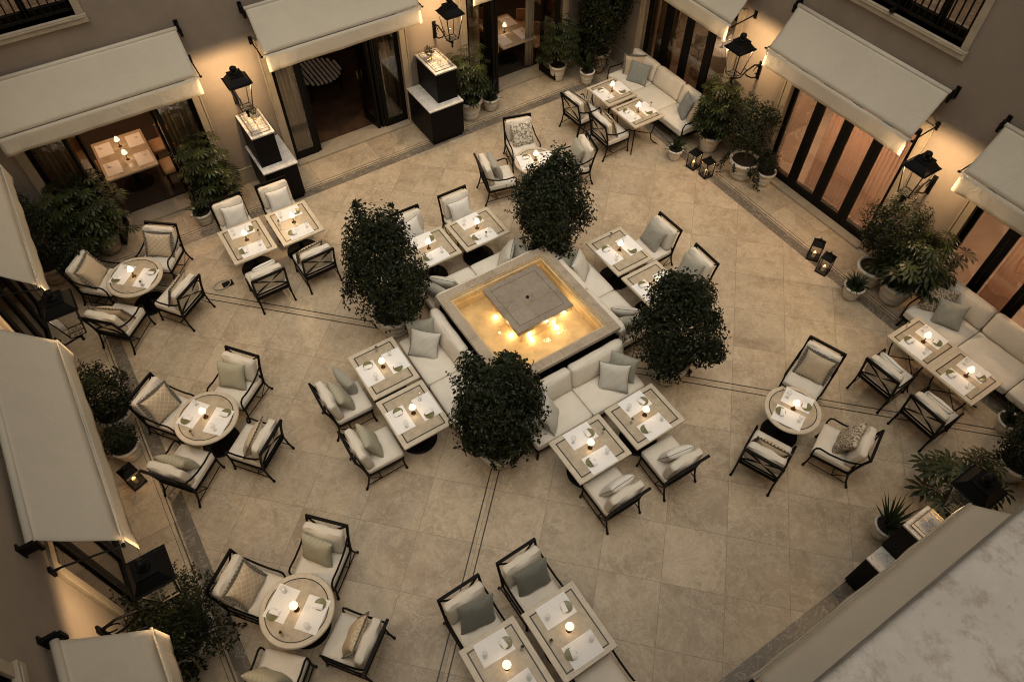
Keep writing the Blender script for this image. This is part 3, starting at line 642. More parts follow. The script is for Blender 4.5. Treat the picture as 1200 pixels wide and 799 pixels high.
def vase_proto():
    t = empty('bud_vase'); mb = MB(); mb.lathe([(.024, 0), (.028, .02), (.022, .045), (.012, .062), (.016, .075), (.014, .075), (.010, .062), (.018, .04), (0, .01)], 16); mb.build('glass_body', 'clear_glass', t, smooth=True)
    mb = MB(); rnd = random.Random(5); mb.tube([(0, 0, .01), (.004, .002, .11)], .002, 5)
    for k in range(26):
        a, b_ = rnd.uniform(0, 6.3), rnd.uniform(-.4, 1.4); c = Vector((.004+.016*math.cos(a)*math.cos(b_), .016*math.sin(a)*math.cos(b_), .115+.014*math.sin(b_))); s = Vector((rnd.uniform(-1, 1), rnd.uniform(-1, 1), rnd.uniform(-1, 1))).normalized()*.012; q = s.orthogonal().normalized()*.008
        mb.add([c-s, c+q, c+s, c-q], [(0, 1, 2, 3)])
    mb.build('sprig', 'flower', t); return t
PL, PM, PPl, PNk, PG, PV = map(Proto, (lamp_proto(), mat_proto(), plate_proto(), napkin_proto(), glass_proto(), vase_proto()))
def setting(cx, cy, ang, off, where, z=TZ, lampoff=(0, 0), vase=(.30, .06), sides=('near edge', 'far edge'), ware=True):
    """ang: direction (deg) the first diner looks; mats at -off and +off along it"""
    Rm = Matrix.Rotation(R(ang-90), 3, 'Z'); c = Vector((cx, cy, 0)); zz = z+.0025
    def P(x, y, dz=0): return c+Rm @ Vector((x, y, 0))+Vector((0, 0, zz+dz))
    for s, nm in ((1, sides[0]), (-1, sides[1])):
        j = rn.uniform(-3, 3); rz = R(ang-90+(0 if s == 1 else 180)+j)
        PM.place(P(rn.uniform(-.01, .01), -off*s), rz, f'white placemat at the {nm} of {where}', 'placemat', 'placemats laid on the tables')
        if not ware: continue
        px, py = -.145*s+rn.uniform(-.01, .01), -(off-.035)*s
        PPl.place(P(px, py, .003), 0, f'small olive plate at the {nm} of {where}', 'plate', 'small olive plates')
        PNk.place(P(px+.035*s, py-.012*s, .015), rz+R(90+rn.uniform(-14, 14)), f'folded white napkin at the {nm} of {where}', 'napkin', 'folded napkins on the plates')
        PG.place(P(.155*s, -(off-.03)*s, .002), 0, f'small clear glass at the {nm} of {where}', 'glass', 'glasses on the placemats')
    PL.place(P(*lampoff), R(rn.uniform(0, 360)), f'lit bronze table lamp on the {where}', 'lamp', 'small lit lamps on the tables')
    if vase: PV.place(P(*vase), 0, f'bud vase with dark sprig on the {where}', 'vase', 'bud vases on the tables')
TG = 'stone topped dining tables'
UD = ('lower edge', 'upper edge')
def T(k, x, y, ang, off, where, cat='table', desc='stone topped', **kw):
    PT[k].place((x, y, 0), 0 if k != 'q4' else 0, f'{desc} {where}', cat, TG)
    setting(x, y, ang, off, where, **kw)
# fountain tables
FT = [('x', 3.735, 3.64, 90, 'left table of lower right fountain pair'), ('x', 4.76, 3.64, 90, 'right table of lower right fountain pair'),
      ('y', 1.85, 6.57, 0, 'upper table of lower left fountain pair'), ('y', 1.85, 5.56, 0, 'lower table of lower left fountain pair'),
      ('x', 3.72, 8.47, 90, 'left table of upper left fountain pair'), ('x', 4.72, 8.44, 90, 'right table of upper left fountain pair'),
      ('y', 6.58, 6.57, 0, 'upper table of upper right fountain pair'), ('y', 6.59, 5.55, 0, 'lower table of upper right fountain pair')]
vs_ = [(.30, .09), (-.26, .0), (-.33, .05), None, None, (.02, -.28), (-.34, .05), (.3, -.02)]
for i, (k, x, y, a, w) in enumerate(FT): T(k, x, y, a, .235 if k == 'x' else .225, w, vase=vs_[i], sides=('left edge', 'right edge') if a == 0 else UD)
T('y', 1.045, 10.45, 90, .28, 'left table of pair beside black cabinet', vase=(.24, .0), sides=UD)
T('y', 1.945, 10.42, 90, .28, 'right table of pair beside black cabinet', vase=(-.26, .06), sides=UD)
T('l', 9.47, 10.53, 0, .225, 'upper table of pair at top corner sofa', vase=None, sides=('left edge', 'right edge'))
T('l', 9.47, 9.62, 0, .225, 'lower table of pair at top corner sofa', vase=(.02, .33), sides=('left edge', 'right edge'))
T('s', 9.45, 2.26, 0, .205, 'upper table of pair at right edge sofa', vase=(-.36, .02), sides=('left edge', 'right edge'))
T('s', 9.45, 1.46, 0, .205, 'lower table of pair at right edge sofa', vase=None, sides=('left edge', 'right edge'))
T('y', 1.10, 1.78, 90, .28, 'left table of the bottom edge pair', vase=(.27, .08), sides=UD)
T('y', 1.985, 1.73, 90, .28, 'right table of the bottom edge pair', vase=(-.28, .0), sides=UD)
T('r', -.92, 10.66, 135, -.225, 'round table nearest the upper left shrubs', desc='cream stone', vase=(-.18, -.26), sides=('left half', 'right half'))
T('r', -.80, 7.19, 130, -.22, 'round table in the middle left', desc='cream stone', vase=(-.33, .02), sides=('left half', 'right half'))
T('r', -.76, 3.80, 129, -.22, 'round table at the lower left', desc='cream stone', vase=(-.33, .02), sides=('left half', 'right half'))
T('q', 6.72, 2.50, 22, .185, 'round table with rotated mats at right', desc='cream stone', vase=(-.26, .22), sides=('left half', 'right half'))
T('q', 6.72, 9.47, -17, .2, 'round table behind the topmost fountain tree', desc='cream stone', vase=None, sides=('left half', 'right half'))
# chairs at rectangular tables
chair(False, 3.70, 2.66, 90, 'below left table of lower right fountain pair', 'white')
chair(False, 4.73, 2.60, 90, 'below right table of lower right fountain pair', 'white')
chair(False, .76, 6.50, 0, 'beside upper table of lower left fountain pair', 'check')
place_pillow('grey', (1.25, 6.72, .62), R(-80), 'soft sage pillow at the table end of upper left armless chair', 10, 4)
chair(False, .78, 5.49, 0, 'beside lower table of lower left fountain pair', 'check')
chair(False, 3.74, 9.42, -90, 'above left table of upper left fountain pair', 'white')
chair(False, 4.76, 9.40, -90, 'above right table of upper left fountain pair', 'white')
chair(False, 7.69, 6.54, 180, 'right of upper table of upper right fountain pair', 'green')
chair(False, 7.69, 5.56, 180, 'right of lower table of upper right fountain pair', 'green')
chair(False, 1.06, 11.56, -90, 'above left table of pair beside black cabinet', 'white')
chair(False, 1.96, 11.54, -90, 'above right table of pair beside black cabinet', 'white')
chair(False, 1.03, 9.31, 90, 'below left table of pair beside black cabinet', 'white')
chair(False, 1.94, 9.29, 90, 'below right table of pair beside black cabinet', 'plaintan')
chair(True, 1.08, 2.85, -90, 'above left table of the bottom edge pair', 'slate')
chair(True, 1.95, 2.85, -90, 'above right table of the bottom edge pair', 'slate')
chair(True, 2.02, .66, 90, 'below right table of the bottom edge pair')
chair(True, 8.40, 10.62, 2, 'left of upper table at top corner sofa', 'plaintan')
chair(True, 8.46, 9.70, 0, 'left of lower table at top corner sofa', 'tan')
chair(True, 8.34, 2.20, 2, 'left of upper table at right edge sofa', 'white')
chair(True, 8.34, 1.37, 0, 'left of lower table at right edge sofa', 'white')
def around(cx, cy, lst, where):
    for a, d, pos, pil, tw in lst:
        chair(True, cx+d*math.cos(R(a)), cy+d*math.sin(R(a)), a+180+tw, f'at {pos} of {where}', pil)
around(-.93, 10.66, [(49, 1.16, 'upper right', 'tan', 0), (-51, 1.13, 'lower right', 'plaintan', -3), (226, 1.09, 'lower left', 'plaintan', -3), (134, 1.15, 'upper left', 'plaintan', 3)], 'round table nearest upper left shrubs')
around(-.80, 7.19, [(41, 1.13, 'upper right', 'check', -2), (-54, 1.14, 'lower right', 'plaintan', 2), (219, 1.07, 'lower left', 'check', 2), (126, 1.14, 'upper left', 'tan', 2)], 'round table in middle left')
around(-.76, 3.79, [(46, 1.12, 'upper right', 'check', -3), (-55, 1.13, 'lower right', 'tan', 2), (224, 1.13, 'lower left', 'check', 0), (124, 1.12, 'upper left', 'tan', 4)], 'round table at lower left')
around(6.72, 2.50, [(22, 1.31, 'upper right', 'plaintan', -3), (-68, 1.19, 'lower right', 'damask', 0), (201, 1.11, 'lower left', 'plaintan', 1)], 'round table at far right')
around(6.73, 9.47, [(74, 1.28, 'upper left', 'ogee', 0), (160, 1.14, 'left', 'green', 5), (-12, 1.19, 'right', 'green', -4)], 'round table behind topmost fountain tree')
# ------------------------------------------------------------------ sofas
def sofa_proto(L, D, nb, nseat, rail=False):       # x along, facing +y, origin centre back at y=0
    t = empty('outdoor_sofa')
    mb = MB(); mb.box(-L/2+.01, L/2-.01, .03, D-.03, .20, .27); mb.box(-L/2+.02, L/2-.02, .0, .03, .20, .72); mb.build('frame', 'iron', t, bevel=.005)
    for sx in (-1, 0, 1):
        for y in (.05, D-.06):
            mb = MB(); mb.tube([(sx*(L/2-.05), y, .2), (sx*(L/2-.04)+sx*.02, y+(.03 if y > .3 else 0), 0)], .018, 8); mb.build('leg', 'iron', t)
    for k in range(nseat):
        w = L/nseat; mb = MB(); rbox(mb, (-L/2+w*(k+.5), D/2+.0, .36), w-.008, D-.01, .17, .045, .018, 12, seed=20+k); mb.build('seat_cushion', 'cushion', t, smooth=True)
    for k in range(nb):
        w = L/nb; mb = MB(); rbox(mb, (-L/2+w*(k+.5), .125, .655), w-.012, .17, .44, .06, .04, 12, Matrix.Rotation(R(13), 3, 'X'), seed=30+k); mb.build('back_cushion', 'cushion', t, smooth=True)
    if rail:
        for s in (-1, 1):
            mb = MB(); x = s*(L/2+.01); mb.tube([(x, 0, .72), (x, .2, .60), (x, .5, .56), (x, D-.08, .58), (x, D-.03, .5), (x, D-.04, .2)], .014, 8); mb.build('arm', 'iron', t)
    return t
SF = Proto(sofa_proto(2.10, .80, 2, 2))
FC = C0
for ang, lab in ((180, 'lower right'), (90, 'lower left'), (0, 'upper left'), (-90, 'upper right')):
    q = Matrix.Rotation(R(ang), 3, 'Z') @ Vector((0, 1.10, 0))
    SF.place((FC[0]+q.x+.03, FC[1]+q.y+.02, 0), R(ang), f'white cushioned sofa backed against the {lab} side of the fountain', 'sofa', 'sofas around the fountain')
    def sp(x, y, z): return Vector((FC[0], FC[1], z))+Matrix.Rotation(R(ang), 3, 'Z') @ Vector((x, y, 0))
    for s in (-1, 1):
        side = ('left' if s == -1 else 'right')
        e = {180: {1: 'left', -1: 'right'}, 90: {1: 'upper', -1: 'lower'}, 0: {-1: 'left', 1: 'right'}, -90: {-1: 'upper', 1: 'lower'}}[ang][s]
        place_pillow('grey', sp(s*.86, 1.50, .66), R(ang+s*62), f'sage pillow in the {e} corner of the {lab} fountain sofa', 20, rn.uniform(-6, 6))
        place_pillow('stripe', sp(s*.62, 1.58, .65), R(ang+s*50), f'striped pillow near the {e} end of the {lab} fountain sofa', 28, rn.uniform(-8, 8))
so = sofa_proto(2.6, .85, 3, 3, True); so.location = (XE-.13, 10.18, 0); so.rotation_euler.z = R(90); tag(so, 'long white sofa in the top right corner behind two tables', 'sofa')
place_pillow('plaintan', (10.62, 11.14, .64), R(135), 'fringed tan pillow at the far end of top corner sofa', 20, 3)
place_pillow('blue', (10.52, 10.86, .64), R(122), 'blue grey pillow at the far end of top corner sofa', 24, -4)
place_pillow('blue', (10.58, 9.32, .64), R(58), 'blue grey pillow at the near end of top corner sofa', 20, 6)
place_pillow('plaintan', (10.62, 9.08, .64), R(45), 'fringed tan pillow at the near end of top corner sofa', 22, -5)
so = sofa_proto(3.0, .90, 3, 3, True); so.location = (XE-.13, 1.46, 0); so.rotation_euler.z = R(90); tag(so, 'long white sofa cut off by the right photo edge', 'sofa')
place_pillow('damask', (10.52, 2.72, .64), R(130), 'brown damask pillow on the right edge sofa', 24, -8)
place_pillow('grey', (10.42, 2.42, .64), R(112), 'sage grey pillow on the right edge sofa', 30, 6)
# ------------------------------------------------------------------ fountain
ft = empty('fountain', (FC[0]+.02, FC[1]+.02, 0)); tag(ft, 'square stone fountain with glowing amber water in the middle of the courtyard', 'fountain')
RZ = 1.05; ho, hi = 1.085, .925; fb = .66
def ring(mb, a, b_, z0, z1): mb.box(-a, a, -a, -b_, z0, z1); mb.box(-a, a, b_, a, z0, z1); mb.box(-a, -b_, -b_, b_, z0, z1); mb.box(b_, a, -b_, b_, z0, z1)
mb = MB(); ring(mb, ho, hi, RZ-.07, RZ); mb.build('rim', 'fountain_stone', ft, bevel=.008)
mb = MB(); ring(mb, ho-.06, hi+.02, RZ-.19, RZ-.071); mb.build('rim_moulding', 'fountain_stone', ft, bevel=.012)
mb = MB(); ring(mb, hi+.07, hi+.012, .0, RZ-.191); mb.build('outer_wall', 'blackframe', ft)
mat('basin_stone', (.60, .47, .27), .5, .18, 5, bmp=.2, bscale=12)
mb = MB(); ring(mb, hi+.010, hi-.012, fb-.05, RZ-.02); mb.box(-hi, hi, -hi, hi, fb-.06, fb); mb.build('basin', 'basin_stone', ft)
mb = MB(); ring(mb, hi-.0125, hi-.05, RZ-.075, RZ-.055); mb.build('basin_lip', 'basin_stone', ft)
mb = MB(); n = 40; a = hi-.0122
vs = [(a*(2*i/n-1), a*(2*j/n-1), .90) for j in range(n+1) for i in range(n+1)]; mb.add(vs, [(j*(n+1)+i, j*(n+1)+i+1, (j+1)*(n+1)+i+1, (j+1)*(n+1)+i) for j in range(n) for i in range(n)])
mb.build('water', 'water', ft, smooth=True)
mb = MB(); ring(mb, hi-.013, hi-.030, RZ-.092, RZ-.076); mb.build('light_strip', 'strip', ft)
sx_, sy_ = .095, .125
mb = MB(); mb.box(sx_-.53, sx_+.53, sy_-.54, sy_+.54, 1.19, 1.22); sl = mb.build('centre_slab', 'slab_stone', ft, bevel=.006)
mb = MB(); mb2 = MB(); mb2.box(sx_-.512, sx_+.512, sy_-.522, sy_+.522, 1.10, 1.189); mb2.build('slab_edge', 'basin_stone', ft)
for ex in (.02, .36):
    mb2 = MB(); mb2.tube([(sx_+ex, sy_-.524, 1.135), (sx_+ex, sy_-.530, 1.135)], .022, 12); mb2.build('edge_lamp', 'pool_lamp', ft); light(ft, (sx_+ex, sy_-.60, 1.08), 1.0, (1, .68, .36), .02, 'edge_light')
light(ft, (sx_-.60, sy_-.1, .98), 1.2, (1, .68, .36), .02, 'edge_light'); light(ft, (sx_+.2, sy_-.62, .98), 1.2, (1, .68, .36), .02, 'edge_light')
if 1:
    mb = MB(); ring(mb, .43, .424, 1.2185, 1.2215); mb.v = [(x+sx_, y+sy_, z) for x, y, z in mb.v]; mb.build('slab_groove', 'line_dark', sl)
mb = MB(); mb.lathe([(.028, 0), (.028, .012), (.015, .018), (0, .018)], 16, (sx_, sy_, 1.22)); mb.build('spout', 'iron', sl)
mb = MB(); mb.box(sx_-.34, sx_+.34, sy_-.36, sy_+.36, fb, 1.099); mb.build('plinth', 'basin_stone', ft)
for px, py in ((581, 372), (599, 393), (623, 398), (652, 384), (658, 366), (645, 376), (560, 348), (665, 340), (640, 318), (605, 318)):
    q = at(px, py, fb)-ft.location; x, y = q.x, q.y
    mb = MB(); mb.lathe([(.03, 0), (.035, .01), (.028, .03), (0, .036)], 14, (x, y, fb)); mb.build('underwater_lamp', 'pool_lamp', ft, smooth=True)
    light(ft, (x, y, fb+.10), 2.0, (1, .66, .33), .03, 'underwater_light')
# ------------------------------------------------------------------ plants
def leafq(mb, p, d, nrm, L, w, fold=.25):
    d = d.normalized(); s = d.cross(nrm)
    if s.length < 1e-4: s = d.orthogonal()
    s.normalize(); nn = s.cross(d); m = p+d*L*.45
    mb.add([p, m+s*w/2+nn*w*fold, p+d*L-nn*L*.12, m-s*w/2+nn*w*fold], [(0, 1, 2), (0, 2, 3)])
def crown_cloud(mb, c, rx, ry, rz, n, L, w, rnd, clumps=34, sprigs=14, taper=0, hollow=.55, nm=5, peak=0):
    c = Vector(c); cl = []; q1, q2, q3 = rnd.uniform(0, 6), rnd.uniform(0, 6), rnd.uniform(0, 6)
    def wob(d): return 1+.11*math.sin(2.3*d.x*2+q1+d.z*2)+.09*math.sin(3.1*d.y*2+q2-d.z*3)+.08*math.sin(5*d.z+q3+3*d.x)
    for k in range(clumps):
        u = rnd.uniform(-1, 1); a = rnd.uniform(0, 2*math.pi); q = math.sqrt(1-u*u); cl.append(Vector((q*math.cos(a), q*math.sin(a), u))*rnd.uniform(.62, .98))
    for k in range(n):
        if rnd.random() < .7:
            q = rnd.choice(cl); d = Vector([rnd.gauss(0, .14) for _ in range(3)]); p = q+d
        else:
            d = Vector([rnd.gauss(0, 1) for _ in range(3)]).normalized(); p = d*rnd.uniform(hollow, .96)
        if p.length > 1.12: p = p.normalized()*1.1
        p = p*wob(p.normalized()); tz = 1-taper*max(0, p.z)
        P = c+Vector((p.x*rx*tz, p.y*ry*tz, p.z*rz*(1+(peak if p.z > 0 else 0)))); out = p.normalized()
        nr = (out+Vector([rnd.gauss(0, .55) for _ in range(3)])+Vector((0, 0, .3))).normalized(); dd = (Vector([rnd.gauss(0, 1) for _ in range(3)])+out*.8+Vector((0, 0, -.15))); dd = dd-nr*dd.dot(nr)
        mb.mi = rnd.choices(range(nm), [4, 3, 3, 2, .5][:nm])[0]; s = rnd.uniform(.7, 1.25); leafq(mb, P, dd, nr, L*s, w*s)
    for k in range(sprigs):
        d = Vector((rnd.gauss(0, 1), rnd.gauss(0, 1), abs(rnd.gauss(.4, .6)))).normalized(); tz = 1-taper*max(0, d.z); b_ = c+Vector((d.x*rx*tz, d.y*ry*tz, d.z*rz))*.9; b_ = c+(b_-c)*wob(d); d2 = (d+Vector((0, 0, .6))).normalized(); ln = rnd.uniform(.08, .2)*rz*1.4
        mb.mi = 0; mb.tube([b_, b_+d2*ln], .003, 4)
        for j in range(9): f = j/8; a = j*2.4; o = d2.orthogonal().normalized(); o2 = d2.cross(o); dd = (o*math.cos(a)+o2*math.sin(a)+d2*.7); mb.mi = rnd.choice([1, 2, 3]); leafq(mb, b_+d2*ln*(f*.9+.1), dd, d2, L*.8, w*.8)
    mb.mi = 0
def pot(t, r, h, m='pot'):
    mb = MB(); b_ = r*.68
    mb.lathe([(b_*.9, 0), (b_, .01), (b_*1.06, h*.15), (b_*1.14, h*.20), (b_*1.10, h*.26), (b_*1.22, h*.42), (b_*1.30, h*.47), (b_*1.26, h*.52), (r*.95, h*.80), (r*1.06, h*.85), (r*1.10, h*.93), (r*1.06, h), (r*.93, h), (r*.90, h*.9), (0, h*.9)], 36); mb.build('pot', m, t, smooth=True)
    mb = MB(); mb.lathe([(r*.9, h*.905), (r*.5, h*.925), (0, h*.93)], 20); mb.build('soil', 'soil', t)
def fatsia_leaf(mb, p, d, up, s, rnd):
    d = d.normalized(); side = d.cross(up).normalized(); nn = side.cross(d).normalized(); n = 8; vs = [p]; fs = []
    for k in range(n):
        a = R(-118+236*k/(n-1)); L = s*(.62+.38*math.cos(a*.62)); dirv = d*math.cos(a)+side*math.sin(a); pr = -d*math.sin(a)+side*math.cos(a); o = len(vs)
        vs += [p+dirv*L*.38-pr*L*.07, p+dirv*L*.66-pr*L*.125-nn*L*.05, p+dirv*L-nn*L*.20, p+dirv*L*.66+pr*L*.125-nn*L*.05, p+dirv*L*.38+pr*L*.07]
        fs += [(0, o, o+4), (o, o+1, o+3, o+4), (o+1, o+2, o+3)]
    mb.add(vs, fs)
def trailing(mb, r, h, rnd, n=12, a0=0, a1=6.28, ln=.5):
    for k in range(n):
        a = rnd.uniform(a0, a1); p = Vector((r*math.cos(a), r*math.sin(a), h)); d = Vector((math.cos(a), math.sin(a), 0)); pts = [p]; L = rnd.uniform(.3, 1)*ln
        for j in range(7): pts.append(pts[-1]+d*L/7*(.9 if j < 2 else .12+rnd.uniform(-.1, .2))+Vector((rnd.gauss(0, .012), rnd.gauss(0, .012), -L/7*(.1 if j < 1 else .95))))
        pts = [Vector((q.x, q.y, max(q.z, .02))) for q in pts]; mb.mi = 0; mb.tube(pts, .0035, 4)
        for q in pts[1:]:
            for _ in range(4): mb.mi = rnd.choice([0, 1, 2, 3]); leafq(mb, q+Vector([rnd.gauss(0, .012) for _ in range(3)]), Vector([rnd.gauss(0, 1) for _ in range(3)])+d, d+Vector((0, 0, .5)), .05, .032)
def bush(x, y, label, pr=.24, ph=.42, cw=.42, chh=.5, n=1800, L=.055, w=.03, lift=0, seed=1, trail=0, taper=0, name='potted_shrub', stems=True, cat='shrub', group=None, cd=(0, 0), potm='pot', tln=.5, mats=LEAF, sprigs=14, peak=0):
    rnd = random.Random(seed); t = empty(name, (x, y, 0)); tag(t, label, cat, group)
    pot(t, pr, ph, potm); cz = ph+lift+chh*.85
    if stems:
        mb = MB(); mb.tube([(0, 0, ph*.9), (cd[0]*.3, cd[1]*.3, ph+lift*.5+.1), (cd[0]*.7, cd[1]*.7, cz-chh*.2)], [.03, .024, .015], 7)
        for k in range(7): a = k*.9+seed; mb.tube([(cd[0]*.5, cd[1]*.5, cz-chh*.6), (cd[0]+cw*.6*math.cos(a), cd[1]+cw*.6*math.sin(a), cz+chh*.4*math.sin(k*1.7))], [.013, .005], 5)
        mb.build('trunk', 'bark', t)
    mb = MB(); crown_cloud(mb, (cd[0], cd[1], cz), cw, cw, chh, int(n*1.5), L, w, rnd, taper=taper, sprigs=sprigs, peak=peak)
    if trail: trailing(mb, pr, ph, rnd, trail, ln=tln)
    mb.build('crown', mats, t)
    return t
def fatsia(x, y, label, pr=.23, ph=.42, hgt=.9, rad=.45, n=46, s=.17, seed=1, potm='pot', group=None, cd=(0, 0)):
    rnd = random.Random(seed); t = empty('potted_fatsia', (x, y, 0)); tag(t, label, 'plant', group); pot(t, pr, ph, potm)
    ms = MB(); ml = MB()
    for st in range(4):
        a = st*1.7+seed; q = Vector((math.cos(a)*.06, math.sin(a)*.06, ph*.9)); top = Vector((cd[0]+math.cos(a)*rad*.35, cd[1]+math.sin(a)*rad*.35, ph+hgt*(.55+.18*st/3))); ms.tube([q, q.lerp(top, .5)+Vector((0, 0, .03)), top], [.014, .012, .009], 6)
    n = int(n*2.0)
    for k in range(n):
        f = (k+.5)/n; a = k*2.399+seed; lev = rnd.random(); el = R(rnd.uniform(-12, 75)); 
        rr = rad*rnd.uniform(.45, 1.0)*math.cos(el*.8); z = ph+hgt*(.02+.68*lev)+hgt*.3*math.sin(max(el, 0))
        tip = Vector((cd[0]*(.3+.7*lev)+rr*math.cos(a), cd[1]*(.3+.7*lev)+rr*math.sin(a), z)); b_ = Vector((cd[0]*.8+rr*.25*math.cos(a), cd[1]*.8+rr*.25*math.sin(a), z-.12-.1*rnd.random()))
        ms.tube([b_, tip], .004, 4); out = Vector((math.cos(a), math.sin(a), 0)); ml.mi = 0 if rnd.random() < .55 else 1
        fatsia_leaf(ml, tip, out*math.cos(el*.5)+Vector((0, 0, -.25+.2*rnd.random())), Vector((0, 0, 1))+out*.3*rnd.random(), s*rnd.uniform(.75, 1.15), rnd)
    ms.build('stem', 'leaf_mid', t); ml.build('foliage', ['leaf_dark' if potm == 'dark' else 'leaf_fatsia', 'leaf_mid'], t)
    return t
def spiky(x, y, label, pr=.16, ph=.26, n=60, L=.4, w=.028, seed=1, droop=.6, group=None):
    rnd = random.Random(seed); t = empty('potted_grass_plant', (x, y, 0)); tag(t, label, 'plant', group); pot(t, pr, ph); mb = MB()
    for k in range(n):
        a = rnd.uniform(0, 6.283); el = R(rnd.uniform(25, 85)); d = Vector((math.cos(a)*math.cos(el), math.sin(a)*math.cos(el), math.sin(el))); p = Vector((math.cos(a)*.03, math.sin(a)*.03, ph*.92)); s = d.cross(Vector((0, 0, 1))).normalized()
        ln = L*rnd.uniform(.6, 1.1); vs = []; N_ = 6; q = p.copy(); dd = d.copy()
        for j in range(N_+1): ww = w*(1-(j/N_)**2)*.5*(.5+min(1, j/1.5)*.5)+.0006; vs += [q-s*ww, q+s*ww]; q = q+dd*ln/N_; dd = (dd+Vector((0, 0, -droop/N_))).normalized()
        mb.mi = rnd.choice([0, 0, 1]); mb.add(vs, [(2*j, 2*j+1, 2*j+3, 2*j+2) for j in range(N_)])
    mb.build('foliage', ['leaf_strap', 'leaf_mid'], t); return t
# four laurels round the fountain
for i, (sx, sy, nm, ex) in enumerate(((-1, -1, 'lower', dict(chh=.86, cw=.66, taper=.3, peak=.3, k=1.48, lift=.17)), (-1, 1, 'left', dict(chh=.92, cw=.72, taper=.55, peak=.6, k=1.66, lift=.14)), (1, 1, 'upper', dict(chh=.90, cw=.70, taper=.35, peak=.25, k=1.47, lift=.14)), (1, -1, 'right', dict(chh=.86, cw=.68, taper=.4, peak=.35, k=1.70, lift=.1)))):
    k = ex.pop('k')
    bush(FC[0]+sx*k, FC[1]+sy*k, f'dark round laurel in white pot at the {nm} corner of the fountain', pr=.34, ph=.50, n=8500, L=.066, w=.040, seed=40+i, name='potted_laurel', cat='tree', group='laurel trees at the fountain corners', sprigs=26, trail=8, tln=.22, **ex)
# top left wall
bush(-2.2, 12.2, 'dark leafy shrub in terracotta pot in the upper left corner', pr=.27, ph=.45, cw=.5, chh=.75, n=3200, seed=1, lift=.25, potm='terracotta_pale')
fatsia(-1.16, 12.45, 'large fatsia with palmate leaves beside the leftmost doorway', pr=.27, ph=.46, hgt=1.3, rad=.62, n=85, s=.20, seed=2, potm='terracotta_pale')
bush(-1.7, 11.75, 'low dark shrub left of the upper left round table', pr=.2, ph=.34, cw=.4, chh=.4, n=1600, seed=3, potm='terracotta_pale')
fatsia(1.05, 12.38, 'tall bright fatsia between leftmost door and black cabinet', pr=.23, ph=.42, hgt=1.35, rad=.46, n=66, s=.18, seed=4)
spiky(.62, 12.22, 'small strap leaved plant in ribbed white pot by leftmost door', pr=.19, ph=.30, L=.34, seed=5)
fatsia(6.86, 12.32, 'tall fatsia in large ribbed pot beside the upper black cabinet', pr=.27, ph=.50, hgt=1.25, rad=.46, n=64, s=.17, seed=6)
spiky(7.42, 12.34, 'strap leaved plant in small white pot by open door', pr=.19, ph=.32, L=.42, seed=7)
fatsia(9.42, 12.5, 'dark fatsia in white pot right of the top doorway', pr=.2, ph=.40, hgt=1.25, rad=.5, n=60, s=.17, seed=8)
bush(10.45, 12.3, 'very tall dark evergreen in urn in the top corner', pr=.30, ph=.55, cw=.62, chh=1.5, n=7500, seed=9, lift=-.1, taper=.3, cat='tree', name='potted_evergreen', L=.08, w=.045, potm='terracotta_pale')
spiky(9.92, 11.98, 'small grassy plant in white pot by the top corner sofa', pr=.17, ph=.34, L=.35, seed=10)
# right wall
spiky(9.82, 8.66, 'grassy plant in white pot in front of top corner sofa', pr=.16, ph=.27, L=.34, seed=11)
fatsia(10.66, 8.50, 'bright fatsia in ribbed pot between top sofa and wall lantern', pr=.24, ph=.42, hgt=1.35, rad=.42, n=66, s=.18, seed=12)
bush(10.62, 7.45, 'big shrub with ivy trailing over its ribbed white pot', pr=.29, ph=.46, cw=.5, chh=.66, n=3000, seed=13, lift=.2, trail=22, L=.05)
bush(10.86, 7.02, 'small round box ball in ribbed white pot by glass door', pr=.19, ph=.34, cw=.25, chh=.23, n=1300, seed=14, L=.035, w=.022, sprigs=5)
spiky(9.93, 3.86, 'small fern like plant in white pot beside two floor lanterns', pr=.18, ph=.32, L=.30, seed=15, n=90, droop=1.0)
bush(10.45, 3.95, 'large wispy shrub left of the wall lantern on the right', pr=.26, ph=.45, cw=.52, chh=.7, n=3200, seed=16, lift=.25, L=.05, sprigs=40)
fatsia(10.52, 3.42, 'broad fatsia with big bright leaves beside the right edge sofa', pr=.30, ph=.48, hgt=1.1, rad=.58, n=70, s=.24, seed=17, cd=(.1, -.1))
spiky(9.80, .62, 'small grassy plant in white pot at the right photo edge', pr=.17, ph=.28, L=.3, seed=18)
# bottom right
fatsia(7.75, .16, 'bright green fatsia under the lower right wall lantern', pr=.24, ph=.42, hgt=1.15, rad=.55, n=22, s=.25, seed=19, cd=(-.1, .3))
bush(9.15, .10, 'dark shrub at the right photo edge behind the lower right lantern', pr=.26, ph=.40, cw=.42, chh=.42, n=2000, seed=20, lift=.05)
spiky(6.72, .50, 'spiky sword leaved plant beside the lower right cabinet', pr=.17, ph=.34, L=.50, w=.04, n=46, seed=21, droop=.35)
# left wall
bush(-2.02, 8.36, 'leafy shrub in white pot beside the middle left round table', pr=.27, ph=.42, cw=.44, chh=.46, n=2400, seed=22, L=.05, lift=.08, sprigs=26)
bush(-2.05, 7.72, 'small dense box plant in ribbed white pot on left side', pr=.21, ph=.34, cw=.25, chh=.24, n=1500, seed=23, L=.035, w=.022, sprigs=8)
bush(-2.12, 4.42, 'big dark trailing shrub in white pot at lower left', pr=.36, ph=.50, cw=.62, chh=.52, n=4200, seed=24, lift=.0, trail=18, tln=.6, sprigs=36)
